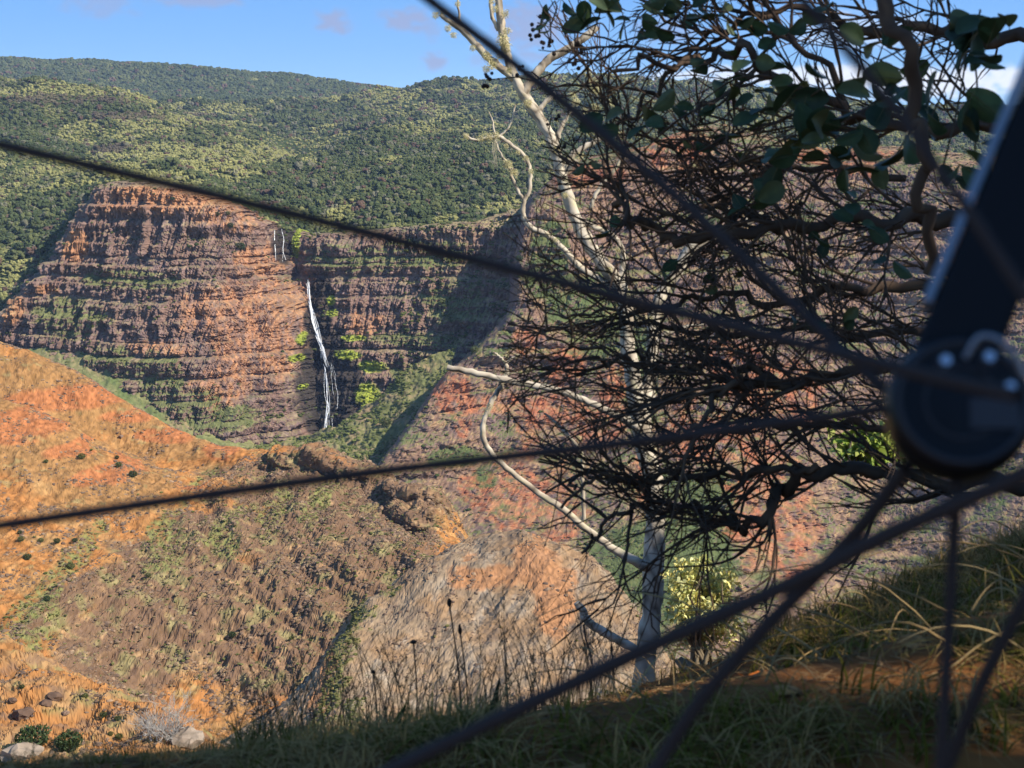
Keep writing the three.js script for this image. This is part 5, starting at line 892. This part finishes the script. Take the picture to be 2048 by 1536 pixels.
  for (let k = 0; k < 30; k++) fallen(1020 + 1000 * r(), 1400, 2.3 + 1.1 * r(), 0.03 + 0.035 * r(), 1 + Math.floor(r() * 3), 'small curled brown leaf fallen on the bare soil of the bank', 'fallen leaves on the bank');
  // litter of straw and bits of twig
  const lt = new MB().tube([V(-0.5, 0, 0), V(0, 0.05, 0.03), V(0.5, 0, 0)], [0.02, 0.025, 0.015], 4, [1, 1, 1]).geo(), ll = [];
  for (let k = 0; k < 5200; k++) { const d = 2.2 + 2 * r(), q = at(-100 + 2250 * r(), 1400, d), y = groundY(q.x, q.z); if (y === null) continue; const L = 0.03 + 0.07 * r() * r(); ll.push([V(q.x, y + 0.004, q.z), V(L, L * 0.8, L * 0.8), new THREE.Quaternion().setFromEuler(new THREE.Euler((r() - 0.5) * 0.5, r() * 6.28, (r() - 0.5) * 0.5)), mix3([0.16, 0.09, 0.045], [0.46, 0.30, 0.13], r() * r())]); }
  instances('litter', lt, M.bark, ll, 'straw and twig litter on the soil of the bank', 'litter');
  // two pale pebbles
  for (const [px, py, d, s, label] of [[972, 1492, 3.2, 0.016, 'small pale pebble on the bank near the bottom edge'], [530, 1530, 3.2, 0.022, 'larger pale stone at the bottom edge in the shade']]) { const q = at(px, py, d), y = groundY(q.x, q.z) ?? 0, g = new THREE.IcosahedronGeometry(1, 3); const p = g.attributes.position; for (let i = 0; i < p.count; i++) { const x = p.getX(i), yy = p.getY(i), z = p.getZ(i), e = 1 + 0.3 * ns(x * 1.5 + px, yy * 1.5, z * 1.5); p.setXYZ(i, x * e * 1.5, yy * e * 0.6, z * e); } g.computeVertexNormals(); const o = new THREE.Mesh(g, mat([0.55, 0.53, 0.52], 0.8)); o.name = numbered('pebble'); o.scale.setScalar(s); o.position.set(q.x, y + s * 0.5, q.z); o.castShadow = true; scene.add(o); tag(o, label, 'stone'); }
}

// ---------------------------------------------------------------- the leafy tree on the right, outside the view, in whose shade the lookout lies
{
  const o = V(7.2, 0.9, 0.2), g = base('shade_tree', o, 'broad leafy tree to the right of the lookout that shades it', 'tree'), r = rngOf(910);
  const tk = new MB(); tk.tube(smoothPath([[V(7.2, 0.6, 0.2), 0.22], [V(7.1, 2.2, 0.1), 0.17], [V(6.6, 3.6, 0), 0.13], [V(6.2, 5.2, -0.1), 0.07]], 5).pts, Array(16).fill(0).map((_, k) => 0.22 - 0.01 * k), 10, [0.16, 0.12, 0.09]);
  for (let k = 0; k < 12; k++) { const a = r() * 6.28; tk.tube([V(6.8, 2.8 + r() * 1.6, 0), V(6.2 + Math.cos(a) * 1.1, 4 + r() * 1.4, Math.sin(a) * 1.6), V(5.8 + Math.cos(a) * 2, 4.4 + r() * 1.8, Math.sin(a) * 3)], [0.07, 0.045, 0.015], 6, [0.16, 0.12, 0.09]); }
  tk.mesh('trunk', M.bark, g, o);
  const lg = new MB(); for (let k = 0; k < 9; k++) { const d = V(r() - 0.5, r() - 0.5, r() - 0.5).normalize(), sd = V(r() - 0.5, r() - 0.5, r() - 0.5).cross(d).normalize(), p = V(r() - 0.5, r() - 0.5, r() - 0.5).multiplyScalar(1.2); lg.strip([p, p.clone().addScaledVector(d, 0.3), p.clone().addScaledVector(d, 0.62), p.clone().addScaledVector(d, 0.9)], t => (t < 0.1 ? 0.06 : t < 0.9 ? 0.4 : 0.04), sd, [1, 1, 1]); }
  const list = []; for (let k = 0; k < 3000; k++) { const a = r() * 6.28, z = r() * 2 - 1, s = Math.sqrt(1 - z * z), q = Math.cbrt(r()), p = V(5.9 + Math.cos(a) * s * q * 2.3, 4.7 + z * q * 2.3, 0.6 + Math.sin(a) * s * q * 3.4); const g0 = p.clone().addScaledVector(SUN, -(p.y - 0.1) / SUN.y); if (g0.x > -0.4 && g0.x < 1.9 && g0.z > -4.4 && g0.z < -2.2 ? ns(g0.x * 2.1, g0.z * 2.1) > -0.02 : p.z < 0.1 && r() < 0.45) continue; p.sub(o); const k2 = 0.16 + 0.1 * r(); list.push([p, V(k2, k2, k2), new THREE.Quaternion().setFromEuler(new THREE.Euler(r() * 6, r() * 6, r() * 6)), mix3([0.05, 0.08, 0.025], [0.12, 0.15, 0.05], r())]); }  // crown leaves left out along sun rays to shape bright patches on the bank
  instances('crown', lg.geo(), M.leaf, list, '', '', g);
}
leafyBush('added_shade_bush', 'unseen leafy bush added to shade the foot of the bare tree', 4858, -942, 4.9, 660, 640, 3200, [[0.07, 0.10, 0.03], [0.11, 0.14, 0.045]], 0.26, 63);  // added out of sight only to cast shade on the lower trunk
console.log('all done');
renderer.render(scene, camera);
